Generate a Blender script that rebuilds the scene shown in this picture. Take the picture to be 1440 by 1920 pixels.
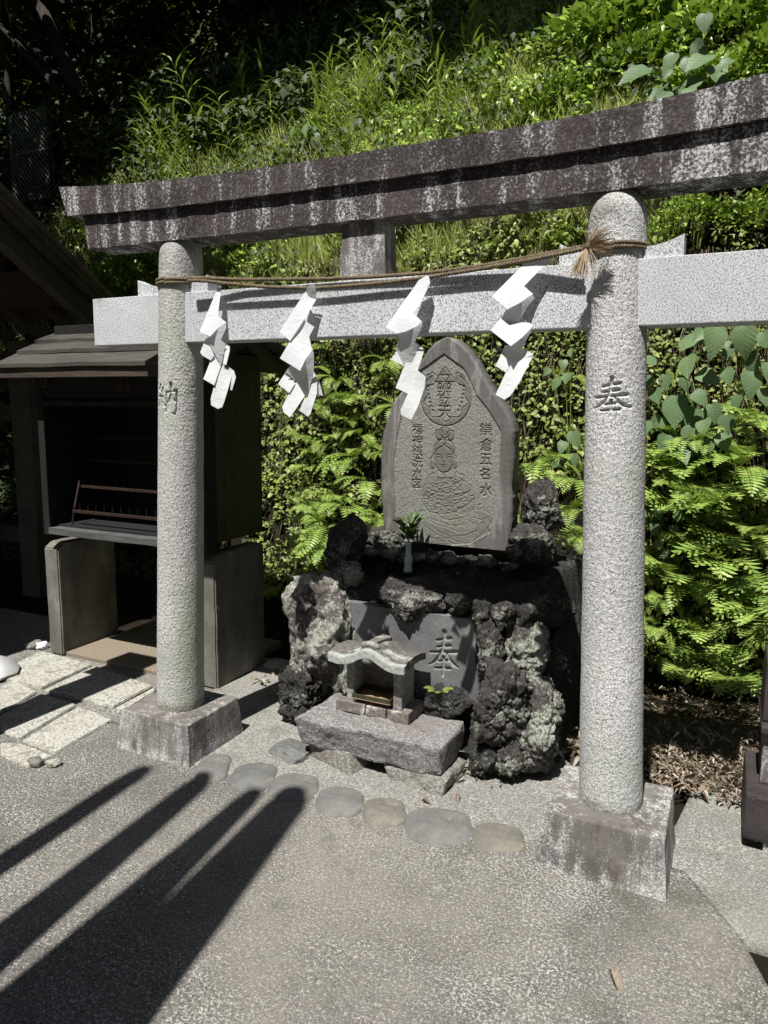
import bpy, bmesh, math, random
import numpy as np
from mathutils import Vector, Matrix
random.seed(5); RNG = np.random.default_rng(11)
sc = bpy.context.scene
for o in list(bpy.data.objects): bpy.data.objects.remove(o)
COL = sc.collection

# ------------------------------------------------------------ camera, sky, sun
CAM = np.array([1.2451, -2.4494, 1.5294]); YAW, PITCH, ROLL, FPX = .4464, .1446, .0096, 1359.2
def cam_rows():
    f = np.array([-math.sin(YAW)*math.cos(PITCH), math.cos(YAW)*math.cos(PITCH), -math.sin(PITCH)])
    r = np.array([math.cos(YAW), math.sin(YAW), 0]); u = np.cross(r, f)
    c, s = math.cos(ROLL), math.sin(ROLL)
    return np.array([c*r+s*u, -s*r+c*u, f])
ROWS = cam_rows()
cd = bpy.data.cameras.new('camera'); cam = bpy.data.objects.new('camera', cd); COL.objects.link(cam)
cd.sensor_fit = 'VERTICAL'; cd.sensor_height = 36; cd.lens = FPX/1920*36; cd.clip_start = .05; cd.clip_end = 400
cam.matrix_world = Matrix(((ROWS[0][0], ROWS[1][0], -ROWS[2][0], CAM[0]), (ROWS[0][1], ROWS[1][1], -ROWS[2][1], CAM[1]),
                           (ROWS[0][2], ROWS[1][2], -ROWS[2][2], CAM[2]), (0, 0, 0, 1)))
sc.camera = cam
SUN_EL, SUN_AZ = math.radians(62.6), math.radians(2.6)      # light travels towards +Y, down
w = bpy.data.worlds.new('World'); sc.world = w; w.use_nodes = True
nt = w.node_tree; bg = nt.nodes['Background']; sky = nt.nodes.new('ShaderNodeTexSky'); sky.sky_type = 'NISHITA'
sky.sun_disc = False; sky.sun_elevation = SUN_EL; sky.sun_rotation = math.radians(180)-SUN_AZ
nt.links.new(sky.outputs[0], bg.inputs[0]); bg.inputs[1].default_value = .05
sl = bpy.data.lights.new('sun', 'SUN'); sun = bpy.data.objects.new('sun', sl); COL.objects.link(sun)
sl.energy = 5; sl.angle = math.radians(.45); sl.color = (1, .965, .9)
sdir = Vector((math.sin(SUN_AZ)*math.cos(SUN_EL), math.cos(SUN_AZ)*math.cos(SUN_EL), -math.sin(SUN_EL)))
sun.rotation_euler = sdir.to_track_quat('-Z', 'Y').to_euler(); sun.location = (0, -6, 12)
sc.view_settings.view_transform = 'Standard'; sc.view_settings.look = 'None'
sc.view_settings.exposure = 0.62; sc.view_settings.gamma = 1; sc.view_settings.use_curve_mapping = False

def ray(u, v): return ROWS.T @ np.array([(u-720)/FPX, -(v-960)/FPX, 1])
def AZ(u, v, z=0.):
    d = ray(u, v); return CAM + d*((z-CAM[2])/d[2])
def AY(u, v, y=0.):
    d = ray(u, v); return CAM + d*((y-CAM[1])/d[1])

# ------------------------------------------------------------ numpy noise
def _h(ix, iy, iz, s):
    n = (ix*374761393 + iy*668265263 + iz*2147483647 + s*974634777) & 0xffffffff
    n = ((n ^ (n >> 13))*1274126177) & 0xffffffff
    n = ((n ^ (n >> 16))*2246822519) & 0xffffffff
    return ((n ^ (n >> 15)) & 0xffff)/65535.
def vnoise(P, s=0):
    P = np.asarray(P, float); i = np.floor(P).astype(np.int64); f = P-i; f = f*f*f*(f*(f*6-15)+10)
    r = 0
    for a in (0, 1):
        wa = f[:, 0] if a else 1-f[:, 0]
        for b in (0, 1):
            wb = f[:, 1] if b else 1-f[:, 1]
            for c in (0, 1):
                wc = f[:, 2] if c else 1-f[:, 2]
                r = r + wa*wb*wc*_h(i[:, 0]+a, i[:, 1]+b, i[:, 2]+c, s)
    return r*2-1
def fbm(P, octv=4, s=0, gain=.5):
    P = np.asarray(P, float); a = 1; t = 0; r = 0
    for k in range(octv):
        r = r + a*vnoise(P*2**k+k*17.3, s+k); t += a; a *= gain
    return r/t
def cells(P, s=0):      # distance to the nearest feature point and id noise
    P = np.asarray(P, float); i = np.floor(P).astype(np.int64); best = np.full(len(P), 9.); sec = np.full(len(P), 9.)
    for a in (-1, 0, 1):
        for b in (-1, 0, 1):
            for c in (-1, 0, 1):
                j = i+[a, b, c]
                q = j+np.stack([_h(j[:, 0], j[:, 1], j[:, 2], s+k) for k in (1, 2, 3)], 1)
                d = np.linalg.norm(P-q, axis=1)
                sec = np.minimum(sec, np.maximum(d, best)); best = np.minimum(best, d)
    return best, sec

# ------------------------------------------------------------ mesh helpers
def link(o, parent=None):
    COL.objects.link(o)
    if parent is not None: o.parent = parent
    return o
def tag(o, label=None, cat=None, group=None, kind=None):
    if label: o['label'] = label
    if cat: o['category'] = cat
    if group: o['group'] = group
    if kind: o['kind'] = kind
    return o
def empty(name, loc=(0, 0, 0), rz=0, label=None, cat=None, group=None):
    o = bpy.data.objects.new(name, None); o.location = loc; o.rotation_euler = (0, 0, rz); o.empty_display_size = .05
    return tag(link(o), label, cat, group)
def np_mesh(name, V, F, smooth=False):
    V = np.asarray(V, np.float32); F = np.asarray(F, np.int32); k = F.shape[1]
    me = bpy.data.meshes.new(name); me.vertices.add(len(V)); me.vertices.foreach_set('co', V.ravel())
    me.loops.add(F.size); me.loops.foreach_set('vertex_index', F.ravel())
    me.polygons.add(len(F)); me.polygons.foreach_set('loop_start', np.arange(0, F.size, k, dtype=np.int32))
    if smooth: me.polygons.foreach_set('use_smooth', np.ones(len(F), bool))
    me.update(calc_edges=True); return me
def put(name, me, mat, parent=None, loc=(0, 0, 0), rot=(0, 0, 0)):
    if mat and not me.materials: me.materials.append(mat)
    o = bpy.data.objects.new(name, me); o.location = loc; o.rotation_euler = rot
    return link(o, parent)
class MB:
    def __init__(s): s.bm = bmesh.new()
    def poly(s, vs, fs):
        b = [s.bm.verts.new(v) for v in vs]
        for f in fs:
            try: s.bm.faces.new([b[i] for i in f])
            except ValueError: pass
        return b
    def box(s, x0, y0, z0, x1, y1, z1, bev=0, M=None):
        vs = [(x, y, z) for z in (z0, z1) for x, y in ((x0, y0), (x1, y0), (x1, y1), (x0, y1))]
        if M is not None: vs = [tuple(M @ Vector(v)) for v in vs]
        return s.hexa(vs, bev)
    def hexa(s, vs, bev=0):      # 4 bottom ccw, 4 top ccw
        n0 = set(s.bm.edges)
        s.poly(vs, [(3, 2, 1, 0), (4, 5, 6, 7), (0, 1, 5, 4), (1, 2, 6, 5), (2, 3, 7, 6), (3, 0, 4, 7)])
        if bev:
            es = [e for e in s.bm.edges if e not in n0]
            bmesh.ops.bevel(s.bm, geom=es, offset=bev, segments=2, profile=.6, affect='EDGES')
        return s
    def bar(s, a, b, wx, wz, bev=0, up=(0, 0, 1)):
        a, b = Vector(a), Vector(b); d = (b-a).normalized(); u = Vector(up); r = d.cross(u).normalized(); u = r.cross(d)
        vs = []
        for q in (a, b): pass
        r *= wx/2; u *= wz/2
        vs = [a-r-u, a+r-u, b+r-u, b-r-u, a-r+u, a+r+u, b+r+u, b-r+u]
        return s.hexa([tuple(v) for v in vs], bev)
    def tube(s, pts, rad, seg=8, cap=True):
        pts = [Vector(p) for p in pts]; rs = rad if hasattr(rad, '__len__') else [rad]*len(pts)
        rings = []; u = None
        for i, p in enumerate(pts):
            d = (pts[min(i+1, len(pts)-1)]-pts[max(i-1, 0)]).normalized()
            if u is None: u = d.orthogonal().normalized()
            u = (u-d*u.dot(d)).normalized(); v = d.cross(u)
            rings.append([s.bm.verts.new(p+(u*math.cos(t)+v*math.sin(t))*rs[i]) for t in [2*math.pi*k/seg for k in range(seg)]])
        for A, B in zip(rings, rings[1:]):
            for k in range(seg): s.bm.faces.new((A[k], A[(k+1) % seg], B[(k+1) % seg], B[k]))
        if cap:
            s.bm.faces.new(rings[0][::-1]); s.bm.faces.new(rings[-1])
        return s
    def lathe(s, prof, seg=32, c=(0, 0)):
        rings = [[s.bm.verts.new((c[0]+r*math.cos(t), c[1]+r*math.sin(t), z)) for t in [2*math.pi*k/seg for k in range(seg)]] for r, z in prof]
        for A, B in zip(rings, rings[1:]):
            for k in range(seg): s.bm.faces.new((A[k], A[(k+1) % seg], B[(k+1) % seg], B[k]))
        s.bm.faces.new(rings[0][::-1]); s.bm.faces.new(rings[-1]); return s
    def prism(s, poly, y0, y1, bev=0):      # polygon in x,z extruded along y
        n = len(poly); n0 = set(s.bm.edges)
        s.poly([(x, y0, z) for x, z in poly]+[(x, y1, z) for x, z in poly],
               [tuple(range(n)), tuple(range(2*n-1, n-1, -1))]+[(i, i+n, (i+1) % n+n, (i+1) % n) for i in range(n)])
        if bev:
            es = [e for e in s.bm.edges if e not in n0]; bmesh.ops.bevel(s.bm, geom=es, offset=bev, segments=2, profile=.6, affect='EDGES')
        return s
    def build(s, name, mat, parent=None, smooth=False, loc=(0, 0, 0)):
        bmesh.ops.recalc_face_normals(s.bm, faces=s.bm.faces)
        me = bpy.data.meshes.new(name); s.bm.to_mesh(me); s.bm.free()
        if smooth:
            me.polygons.foreach_set('use_smooth', np.ones(len(me.polygons), bool))
        return put(name, me, mat, parent, loc)
def roughen(o, amp, freq, cuts=0, s=0, octv=4):      # real unevenness on a worked stone or a timber
    me = o.data
    if cuts:
        bm = bmesh.new(); bm.from_mesh(me)
        for _ in range(cuts):
            L = max((e.calc_length() for e in bm.edges), default=0)
            bmesh.ops.subdivide_edges(bm, edges=[e for e in bm.edges if e.calc_length() > L*.5], cuts=1, use_grid_fill=True)
        bmesh.ops.triangulate(bm, faces=bm.faces); bm.to_mesh(me); bm.free()
    n = len(me.vertices); co = np.empty(n*3, np.float32); me.vertices.foreach_get('co', co); co = co.reshape(-1, 3)
    nn = np.stack([fbm(co*freq+k*31.7, octv, s+k*5) for k in range(3)], 1)
    co = co+nn*amp; me.vertices.foreach_set('co', co.astype(np.float32).ravel()); me.update(); return o
def copy_thing(o, loc=None, rz=None, label=None):
    c = o.copy(); COL.objects.link(c)
    for ch in o.children:
        d = ch.copy(); COL.objects.link(d); d.parent = c
        for g in ch.children:
            e = g.copy(); COL.objects.link(e); e.parent = d
    if loc is not None: c.location = loc
    if rz is not None: c.rotation_euler = (0, 0, rz)
    if label: c['label'] = label
    return c

# ------------------------------------------------------------ material helpers
class NT:
    def __init__(s, name, rough=.9, spec=.3):
        s.m = bpy.data.materials.new(name); s.m.use_nodes = True; s.t = s.m.node_tree
        s.b = s.t.nodes['Principled BSDF']; s.b.inputs['Roughness'].default_value = rough
        s.b.inputs['Specular IOR Level'].default_value = spec
        s.co = s.t.nodes.new('ShaderNodeTexCoord').outputs['Object']
    def n(s, typ, **k):
        x = s.t.nodes.new('ShaderNode'+typ)
        for a, v in k.items():
            if a.startswith('_'): setattr(x, a[1:], v)
            else: s.set(x.inputs[a.replace('~', ' ')], v)
        return x
    def set(s, inp, v):
        if isinstance(v, bpy.types.NodeSocket): s.t.links.new(v, inp)
        else:
            if isinstance(v, tuple) and len(v) == 3 and inp.type == 'RGBA': v = v+(1,)
            inp.default_value = v
    def map(s, scale=(1, 1, 1), rot=(0, 0, 0), src=None):
        x = s.n('Mapping'); s.set(x.inputs['Vector'], src or s.co); x.inputs['Scale'].default_value = scale; x.inputs['Rotation'].default_value = rot
        return x.outputs[0]
    def noise(s, scale, detail=4, rough=.55, vec=None, dist=0):
        return s.n('TexNoise', Vector=vec or s.co, Scale=scale, Detail=detail, Roughness=rough, Distortion=dist).outputs['Fac']
    def vor(s, scale, vec=None, feature='F1', out='Distance', rnd=1.):
        return s.n('TexVoronoi', _feature=feature, Vector=vec or s.co, Scale=scale, Randomness=rnd).outputs[out]
    def ramp(s, fac, stops, interp='LINEAR'):
        x = s.n('ValToRGB'); s.set(x.inputs[0], fac); e = x.color_ramp; e.interpolation = interp
        while len(e.elements) < len(stops): e.elements.new(.5)
        for q, (p, c) in zip(e.elements, stops):
            q.position = p; q.color = (c, c, c, 1) if not isinstance(c, tuple) else c+(1,)
        return x.outputs[0]
    def thr(s, fac, a, b, lo=0., hi=1.):
        return s.n('MapRange', Value=fac, **{'From~Min': a, 'From~Max': b, 'To~Min': lo, 'To~Max': hi}).outputs[0]
    def mix(s, f, a, b, mode='MIX'):
        x = s.t.nodes.new('ShaderNodeMix'); x.data_type = 'RGBA'; x.blend_type = mode
        s.set(x.inputs[0], f); s.set(x.inputs[6], a); s.set(x.inputs[7], b); return x.outputs[2]
    def math(s, op, a, b=0.):
        x = s.t.nodes.new('ShaderNodeMath'); x.operation = op; s.set(x.inputs[0], a); s.set(x.inputs[1], b); return x.outputs[0]
    def attr(s, name):
        x = s.t.nodes.new('ShaderNodeAttribute'); x.attribute_name = name; return x.outputs['Fac']
    def col(s, c): s.set(s.b.inputs['Base Color'], c); return s
    def bump(s, h, strength=.5, dist=.01):
        prev = s.b.inputs['Normal'].links[0].from_socket if s.b.inputs['Normal'].links else None
        x = s.n('Bump', Height=h, Strength=strength, Distance=dist)
        if prev: s.t.links.new(prev, x.inputs['Normal'])
        s.t.links.new(x.outputs[0], s.b.inputs['Normal']); return s
M = {}
def granite(name, light, mid, dark, scale, relief, stain=None, green=0.):
    g = NT(name, .85, .25)
    c = g.ramp(g.noise(scale, 2, .7), [(.36, dark), (.46, mid), (.56, light)])
    c = g.mix(g.thr(g.noise(2.2, 4, .6), .35, .7, 0, .45), c, tuple(x*.62 for x in mid), 'MIX')
    if green:
        c = g.mix(g.thr(g.noise(2.6, 5, .6, g.map((1.3, 1.3, .5))), .48, .66, 0, green), c, (.26, .30, .19))
    zz = g.n('SeparateXYZ', Vector=g.co).outputs[2]; c = g.mix(g.math('MULTIPLY', g.thr(g.math('ADD', zz, g.noise(5, 5, .7)), 2.58, 2.76), .45), c, (.075, .06, .062)); c = g.mix(g.math('MULTIPLY', g.thr(g.math('ADD', zz, g.math('MULTIPLY', g.noise(14, 5, .7), .16)), .30, .27), .6), c, (.12, .115, .09))
    if stain: c = g.mix(g.thr(g.noise(9, 6, .7, g.map((1, 1, .45))), .5, .62, 0, stain), c, (.045, .033, .035))
    g.col(c); g.bump(g.noise(scale*.42, 3, .6), relief, .008)
    M[name] = g.m; return g.m
granite('granite_polished_panel', (.68, .69, .72), (.46, .47, .50), (.06, .07, .09), 230, .10)
granite('granite_hammered', (.64, .64, .63), (.42, .42, .41), (.11, .11, .11), 210, .7, green=.55)
granite('granite_hammered_pale', (.68, .68, .685), (.44, .44, .45), (.11, .11, .12), 210, .65, green=.22)
g = NT('granite_stained', .85, .25)      # beams and plinths: rain-streaked, almost black with lichen, pale where it runs
st = g.noise(7, 6, .62, g.map((2.2, 1.2, .38)), .4); fine = g.noise(105, 4, .75); runs = g.noise(22, 5, .6, g.map((1, 1, .12)))
purple = g.mix(g.thr(g.noise(4, 4), .4, .62), (.034, .026, .028), (.060, .047, .049)); purple = g.mix(g.thr(g.noise(90, 5, .8), .50, .68, 0, .8), purple, (.20, .19, .195))
pale = g.ramp(fine, [(.4, (.13, .12, .125)), (.58, (.60, .60, .61))])
f = g.math('ADD', g.math('MULTIPLY', st, .55), g.math('MULTIPLY', runs, .45))
f = g.math('ADD', f, g.thr(fine, .3, .7, -.12, .14))
sx_ = g.n('SeparateXYZ', Vector=g.co); ax = g.math('ABSOLUTE', sx_.outputs[0]); f = g.math('ADD', f, g.thr(ax, .7, 1.4, -.045, .035)); f = g.math('ADD', f, g.thr(sx_.outputs[2], 2.26, 2.32, .012, -.02))
g.col(g.mix(g.thr(f, .515, .645, 0, .95), purple, pale)); g.bump(fine, .7, .006); M['granite_stained'] = g.m
g = NT('plinth_stone', .88, .25)
st = g.noise(4, 5, .65); fine = g.noise(150, 4, .8); runs = g.noise(30, 5, .65, g.map((1, 1, .16)))
base = g.mix(g.thr(g.noise(2.5, 4), .38, .62), (.085, .075, .075), (.165, .152, .145))
pale = g.ramp(fine, [(.4, (.20, .195, .19)), (.6, (.60, .60, .60))])
f = g.math('ADD', g.math('MULTIPLY', st, .5), g.math('MULTIPLY', runs, .5)); f = g.math('ADD', f, g.thr(fine, .3, .7, -.09, .09)); xyz_ = g.n('SeparateXYZ', Vector=g.co); f = g.math('ADD', f, g.thr(xyz_.outputs[2], .0, .05, .09, 0.)); f = g.math('ADD', f, g.thr(xyz_.outputs[0], 1.08, 1.16, 0., .10))
c = g.mix(g.thr(f, .50, .64), base, pale); c = g.mix(g.thr(g.noise(9, 5, .7, g.map((1, 1, .4))), .56, .66, 0, .7), c, (.07, .062, .05))
g.col(c); g.bump(fine, .6, .005); M['plinth_stone'] = g.m
# concrete with exposed aggregate
def concrete(name, a, b, pale, patch):
    g = NT(name, .93, .2)
    v = g.n('TexVoronoi', Vector=g.co, Scale=150.); f1 = g.noise(160, 4, .85); f2 = g.noise(105, 4, .82)
    c = g.ramp(f1, [(.36, tuple(x*.40 for x in a)), (.47, a), (.59, b)])
    c = g.mix(.30, c, g.ramp(v.outputs['Color'], [(.1, a), (.9, tuple(x*1.7 for x in b))]))
    big = g.noise(1.6, 6, .65)
    sp = g.math('ADD', f2, g.math('ADD', g.thr(f1, .3, .7, -.14, .16), g.thr(big, .38, .66, -.06, .03)))
    c = g.mix(g.thr(sp, .52, .62), c, pale)
    c = g.mix(g.thr(g.noise(.9, 5, .6), .45, .68, 0, patch), c, (.17, .158, .115))
    c = g.mix(g.thr(g.noise(2.7, 6, .72), .56, .72, 0, .55), c, (.085, .08, .065))
    wv = g.n('VectorMath', _operation='ADD'); g.set(wv.inputs[0], g.co); nz_ = g.n('TexNoise', Vector=g.co, Scale=2.5, Detail=5.); sc2 = g.n('VectorMath', _operation='SCALE'); g.set(sc2.inputs[0], nz_.outputs['Color']); sc2.inputs['Scale'].default_value = .35; g.set(wv.inputs[1], sc2.outputs[0])
    ed = g.vor(.75, wv.outputs[0], 'DISTANCE_TO_EDGE'); crack = g.math('MULTIPLY', g.thr(ed, .0, .006, 1., 0.), g.thr(g.noise(1.1, 3), .46, .56)); c = g.mix(g.math('MULTIPLY', crack, .12), c, (.05, .045, .035))
    c = g.mix(g.thr(g.noise(.55, 7, .7), .50, .62, 0, .38), c, (.30, .285, .255)); c = g.mix(g.thr(g.noise(1.3, 7, .75), .57, .66, 0, .45), c, (.075, .072, .055))
    g.col(c); g.bump(g.math('ADD', g.noise(75, 5, .8), g.math('MULTIPLY', v.outputs['Distance'], -.4)), .9, .007)
    M[name] = g.m
concrete('aggregate_concrete', (.080, .075, .071), (.165, .155, .146), (.47, .46, .435), .25)
concrete('mortar_pale', (.15, .145, .135), (.25, .245, .228), (.47, .465, .44), .2)
g = NT('soil', .95, .15)  # darkened soil: the shade of the wooded bank is put into its colour
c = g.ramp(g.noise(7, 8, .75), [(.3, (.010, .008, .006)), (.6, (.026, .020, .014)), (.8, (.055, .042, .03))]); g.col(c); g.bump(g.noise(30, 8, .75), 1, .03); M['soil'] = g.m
g = NT('lit_soil', .95, .15)  # lighter copy of the soil, its sunlit tone put into the colour
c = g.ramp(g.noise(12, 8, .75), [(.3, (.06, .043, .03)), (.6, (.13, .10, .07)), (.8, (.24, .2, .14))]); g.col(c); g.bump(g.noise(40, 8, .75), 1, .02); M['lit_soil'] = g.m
# pale paving granite
g = NT('paving_granite', .9, .2)
c = g.ramp(g.noise(75, 5, .75), [(.36, (.11, .11, .095)), (.47, (.33, .325, .29)), (.62, (.52, .51, .47))])
c = g.mix(g.thr(g.noise(2.3, 4), .5, .7, 0, .4), c, (.34, .31, .20)); c = g.mix(g.thr(g.noise(11, 5, .7), .52, .68, 0, .7), c, (.12, .115, .095))
g.col(c); g.bump(g.noise(90, 4, .7), .8, .006); M['paving_granite'] = g.m
# slate / stele stone
g = NT('stele_border', .7, .35)
vv = g.noise(2.2, 5, .6, g.map((3.0, 1, .5)), 1.3)
c = g.ramp(vv, [(.30, (.09, .084, .083)), (.50, (.13, .122, .118)), (.57, (.23, .22, .215)), (.61, (.135, .126, .12)), (.8, (.105, .098, .095))])
face = g.ramp(g.noise(160, 4, .75), [(.38, (.115, .116, .107)), (.52, (.215, .217, .20)), (.66, (.36, .36, .335))])
face = g.mix(g.thr(g.noise(2.4, 5, .6), .42, .66, 0, .5), face, (.165, .168, .130)); face = g.mix(g.thr(g.noise(5, 4, .7), .56, .7, 0, .5), face, (.17, .145, .115))
c = g.mix(g.attr('panel'), c, face); c = g.mix(g.math('MULTIPLY', g.attr('smooth_part'), .7), c, g.ramp(g.noise(70, 4, .7), [(.35, (.085, .085, .078)), (.65, (.125, .125, .112))])); c = g.mix(g.math('MULTIPLY', g.attr('cut'), .42), c, (.062, .060, .052))
g.col(c); g.bump(g.noise(190, 3, .7), .35, .004); M['stele'] = g.m
g = NT('slate', .75, .3)
c = g.ramp(g.noise(5, 6, .6), [(.35, (.10, .10, .105)), (.65, (.17, .17, .175))]); c = g.mix(g.thr(g.noise(150, 4, .8), .6, .7, 0, .6), c, (.4, .4, .39))
c = g.mix(g.math('MULTIPLY', g.attr('cut'), .8), c, (.24, .24, .22))
g.col(c); g.bump(g.noise(120, 3, .7), .3, .003); M['slate'] = g.m
def lava(name, dark, hi, lich, amount, pinkish=0.):
    g = NT(name, .95, .2)
    c = g.ramp(g.noise(26, 6, .75), [(.3, dark), (.62, hi), (.78, tuple(min(1, x*2.6) for x in hi))])
    if pinkish: c = g.mix(g.thr(g.noise(6, 4, .6), .45, .6, 0, pinkish), c, (.30, .24, .23))
    lm = g.math('ADD', g.noise(5.5, 6, .72), g.thr(g.noise(75, 5, .8), .3, .7, -.13, .13))
    lc = g.ramp(g.noise(60, 3, .7), [(.35, tuple(x*.45 for x in lich)), (.6, lich)])
    c = g.mix(g.thr(lm, .60-amount*.2, .66-amount*.2), c, lc)
    c = g.mix(g.thr(g.noise(170, 2, .6), .66, .72, 0, .8), c, (.55, .53, .5))
    g.col(c); g.bump(g.noise(55, 7, .8), .9, .025); g.bump(g.math('SUBTRACT', 1., g.thr(g.noise(85, 3, .75), .50, .66)), 1., .014); M[name] = g.m
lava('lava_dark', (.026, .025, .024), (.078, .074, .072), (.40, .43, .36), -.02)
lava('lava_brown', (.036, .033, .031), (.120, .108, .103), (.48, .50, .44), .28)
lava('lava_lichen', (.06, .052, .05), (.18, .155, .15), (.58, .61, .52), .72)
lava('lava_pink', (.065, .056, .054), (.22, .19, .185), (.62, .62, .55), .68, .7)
def boulder(name, a, b, c3):
    g = NT(name, .88, .25)
    c = g.ramp(g.noise(85, 5, .78, g.map((1, 1, 1.7))), [(.33, a), (.5, b), (.68, c3)])
    c = g.mix(g.thr(g.noise(3, 4), .45, .65, 0, .5), c, tuple(x*.8 for x in (b[0]*1.15, b[1]*.92, b[2]*.95)))
    c = g.mix(g.thr(g.noise(9, 5, .7), .62, .70, 0, .6), c, (.33, .35, .28))
    g.col(c); g.bump(g.noise(48, 6, .75), .95, .014); M[name] = g.m
boulder('schist', (.075, .075, .076), (.225, .222, .22), (.48, .47, .46))
boulder('schist_green', (.065, .067, .058), (.20, .20, .178), (.45, .445, .41))
def cobble(name, a, b):
    g = NT(name, .8, .3)
    c = g.ramp(g.noise(9, 6, .65), [(.3, a), (.7, b)]); c = g.mix(g.thr(g.noise(130, 4, .8), .56, .68, 0, .5), c, tuple(min(1, x*1.9) for x in b))
    c = g.mix(g.thr(g.noise(17, 4, .7), .64, .72, 0, .5), c, (.32, .25, .13)); g.col(c); g.bump(g.noise(110, 4, .7), .35, .004); M[name] = g.m
cobble('cobble_blue', (.085, .088, .088), (.155, .157, .153)); cobble('cobble_mauve', (.10, .096, .094), (.178, .171, .166)); cobble('cobble_ochre', (.105, .10, .088), (.19, .178, .152))
def wood(name, a, b, rough=.8, bump=.5):
    g = NT(name, rough, .3)
    v = g.noise(9, 6, .7, g.map((6, 6, .6)), .5); c = g.ramp(v, [(.3, a), (.7, b)])
    c = g.mix(g.thr(g.noise(4, 4), .5, .7, 0, .5), c, tuple(x*.6 for x in a)); g.col(c); g.bump(v, bump, .006); M[name] = g.m
def woodx(name, a, b, rough=.8, bump=.5):
    g = NT(name, rough, .3)
    v = g.noise(9, 6, .7, g.map((.6, 6, 6)), .5); c = g.ramp(v, [(.3, a), (.7, b)])
    c = g.mix(g.thr(g.noise(4, 4), .5, .7, 0, .5), c, tuple(x*.6 for x in a)); g.col(c); g.bump(v, bump, .006); M[name] = g.m
wood('wood_post', (.045, .039, .031), (.115, .097, .078)); woodx('wood_beam', (.035, .028, .022), (.085, .065, .05))
wood('wood_black', (.006, .006, .007), (.018, .017, .018)); woodx('wood_silver', (.04, .04, .042), (.12, .12, .12)); woodx('wood_roof', (.036, .033, .029), (.088, .081, .071))
woodx('wood_rust_brown', (.04, .022, .014), (.085, .05, .032)); woodx('wood_tray', (.20, .12, .07), (.42, .29, .20)); wood('wood_green', (.022, .022, .012), (.06, .058, .032))
g = NT('rust', .85, .3); g.col(g.ramp(g.noise(30, 6, .7), [(.3, (.010, .005, .004)), (.7, (.038, .017, .012))])); g.bump(g.noise(90, 4), .4, .003); M['rust'] = g.m
g = NT('spike_metal', .45, .5); g.b.inputs['Metallic'].default_value = .7; g.col((.05, .04, .035)); M['spike_metal'] = g.m
g = NT('wire', .5, .5); g.b.inputs['Metallic'].default_value = .6; g.col((.5, .5, .5)); M['wire'] = g.m
g = NT('red_paint', .7, .3); g.col(g.ramp(g.noise(20, 4), [(.3, (.04, .011, .009)), (.7, (.065, .017, .013))])); M['red_paint'] = g.m
g = NT('black_stone', .6, .35)
c = g.ramp(g.noise(6, 6, .65), [(.3, (.022, .018, .020)), (.7, (.060, .050, .052))]); c = g.mix(g.thr(g.noise(140, 4, .8), .62, .72, 0, .7), c, (.3, .29, .28))
c = g.mix(g.thr(g.noise(5, 4), .5, .68, 0, .35), c, (.065, .045, .047)); g.col(c); g.bump(g.noise(80, 5, .7), .6, .005); M['black_stone'] = g.m
g = NT('shrine_stone', .85, .25)
c = g.ramp(g.noise(60, 5, .7), [(.3, (.11, .115, .11)), (.5, (.24, .25, .24)), (.7, (.40, .42, .40))]); c = g.mix(g.thr(g.noise(8, 5, .7), .52, .64, 0, .75), c, (.15, .125, .115)); g.col(c); g.bump(g.noise(110, 4, .7), .5, .004); M['shrine_stone'] = g.m
g = NT('lip_stone', .85, .25)
c = g.ramp(g.noise(60, 5, .7), [(.3, (.19, .20, .19)), (.6, (.38, .40, .385))]); c = g.mix(g.thr(g.noise(9, 5, .7), .58, .66, 0, .6), c, (.16, .15, .14)); g.col(c); g.bump(g.noise(110, 4, .7), .4, .004); M['lip_stone'] = g.m
g = NT('roof_stone', .85, .25)
c = g.ramp(g.noise(45, 5, .7), [(.3, (.07, .066, .062)), (.65, (.17, .16, .15))]); c = g.mix(g.thr(g.noise(9, 5, .7, g.map((.6, 1, 1))), .55, .63, 0, .85), c, (.46, .46, .43)); g.col(c); g.bump(g.noise(90, 5, .7), .6, .005); M['roof_stone'] = g.m
g = NT('shrine_stone_brown', .88, .25)
c = g.ramp(g.noise(50, 5, .7), [(.3, (.075, .068, .062)), (.62, (.19, .172, .158))]); c = g.mix(g.thr(g.noise(11, 5, .7), .56, .66, 0, .8), c, (.52, .5, .46)); g.col(c); g.bump(g.noise(90, 5, .7), .6, .005); M['shrine_stone_brown'] = g.m
g = NT('leg_concrete', .92, .2)
c = g.ramp(g.noise(7, 6, .65, g.map((1, 1, .5))), [(.3, (.08, .074, .062)), (.6, (.165, .157, .138)), (.8, (.30, .295, .27))]); c = g.mix(g.thr(g.noise(120, 4, .8), .58, .7, 0, .6), c, (.42, .41, .37))
g.col(c); g.bump(g.noise(100, 5, .7), .6, .004); M['leg_concrete'] = g.m
g = NT('brown_slab', .9, .2); c = g.ramp(g.noise(90, 5, .75), [(.35, (.14, .115, .085)), (.65, (.27, .23, .18))]); g.col(c); g.bump(g.noise(90, 4, .7), .5, .004); M['brown_slab'] = g.m
g = NT('paper', .75, .2)
tr = g.n('BsdfTranslucent', Color=(.62, .65, .68)); mx = g.n('MixShader', Fac=.22); g.t.links.new(g.b.outputs[0], mx.inputs[1]); g.t.links.new(tr.outputs[0], mx.inputs[2])
g.t.links.new(mx.outputs[0], g.t.nodes['Material Output'].inputs[0]); g.col((.66, .68, .71)); g.bump(g.noise(28, 5, .65, None, 1.2), .6, .006); M['paper'] = g.m
g = NT('straw_rope', .9, .2); g.col(g.ramp(g.noise(60, 5, .7), [(.3, (.085, .065, .042)), (.7, (.25, .20, .135))])); g.bump(g.noise(220, 4, .7), .8, .004); M['straw_rope'] = g.m
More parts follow.
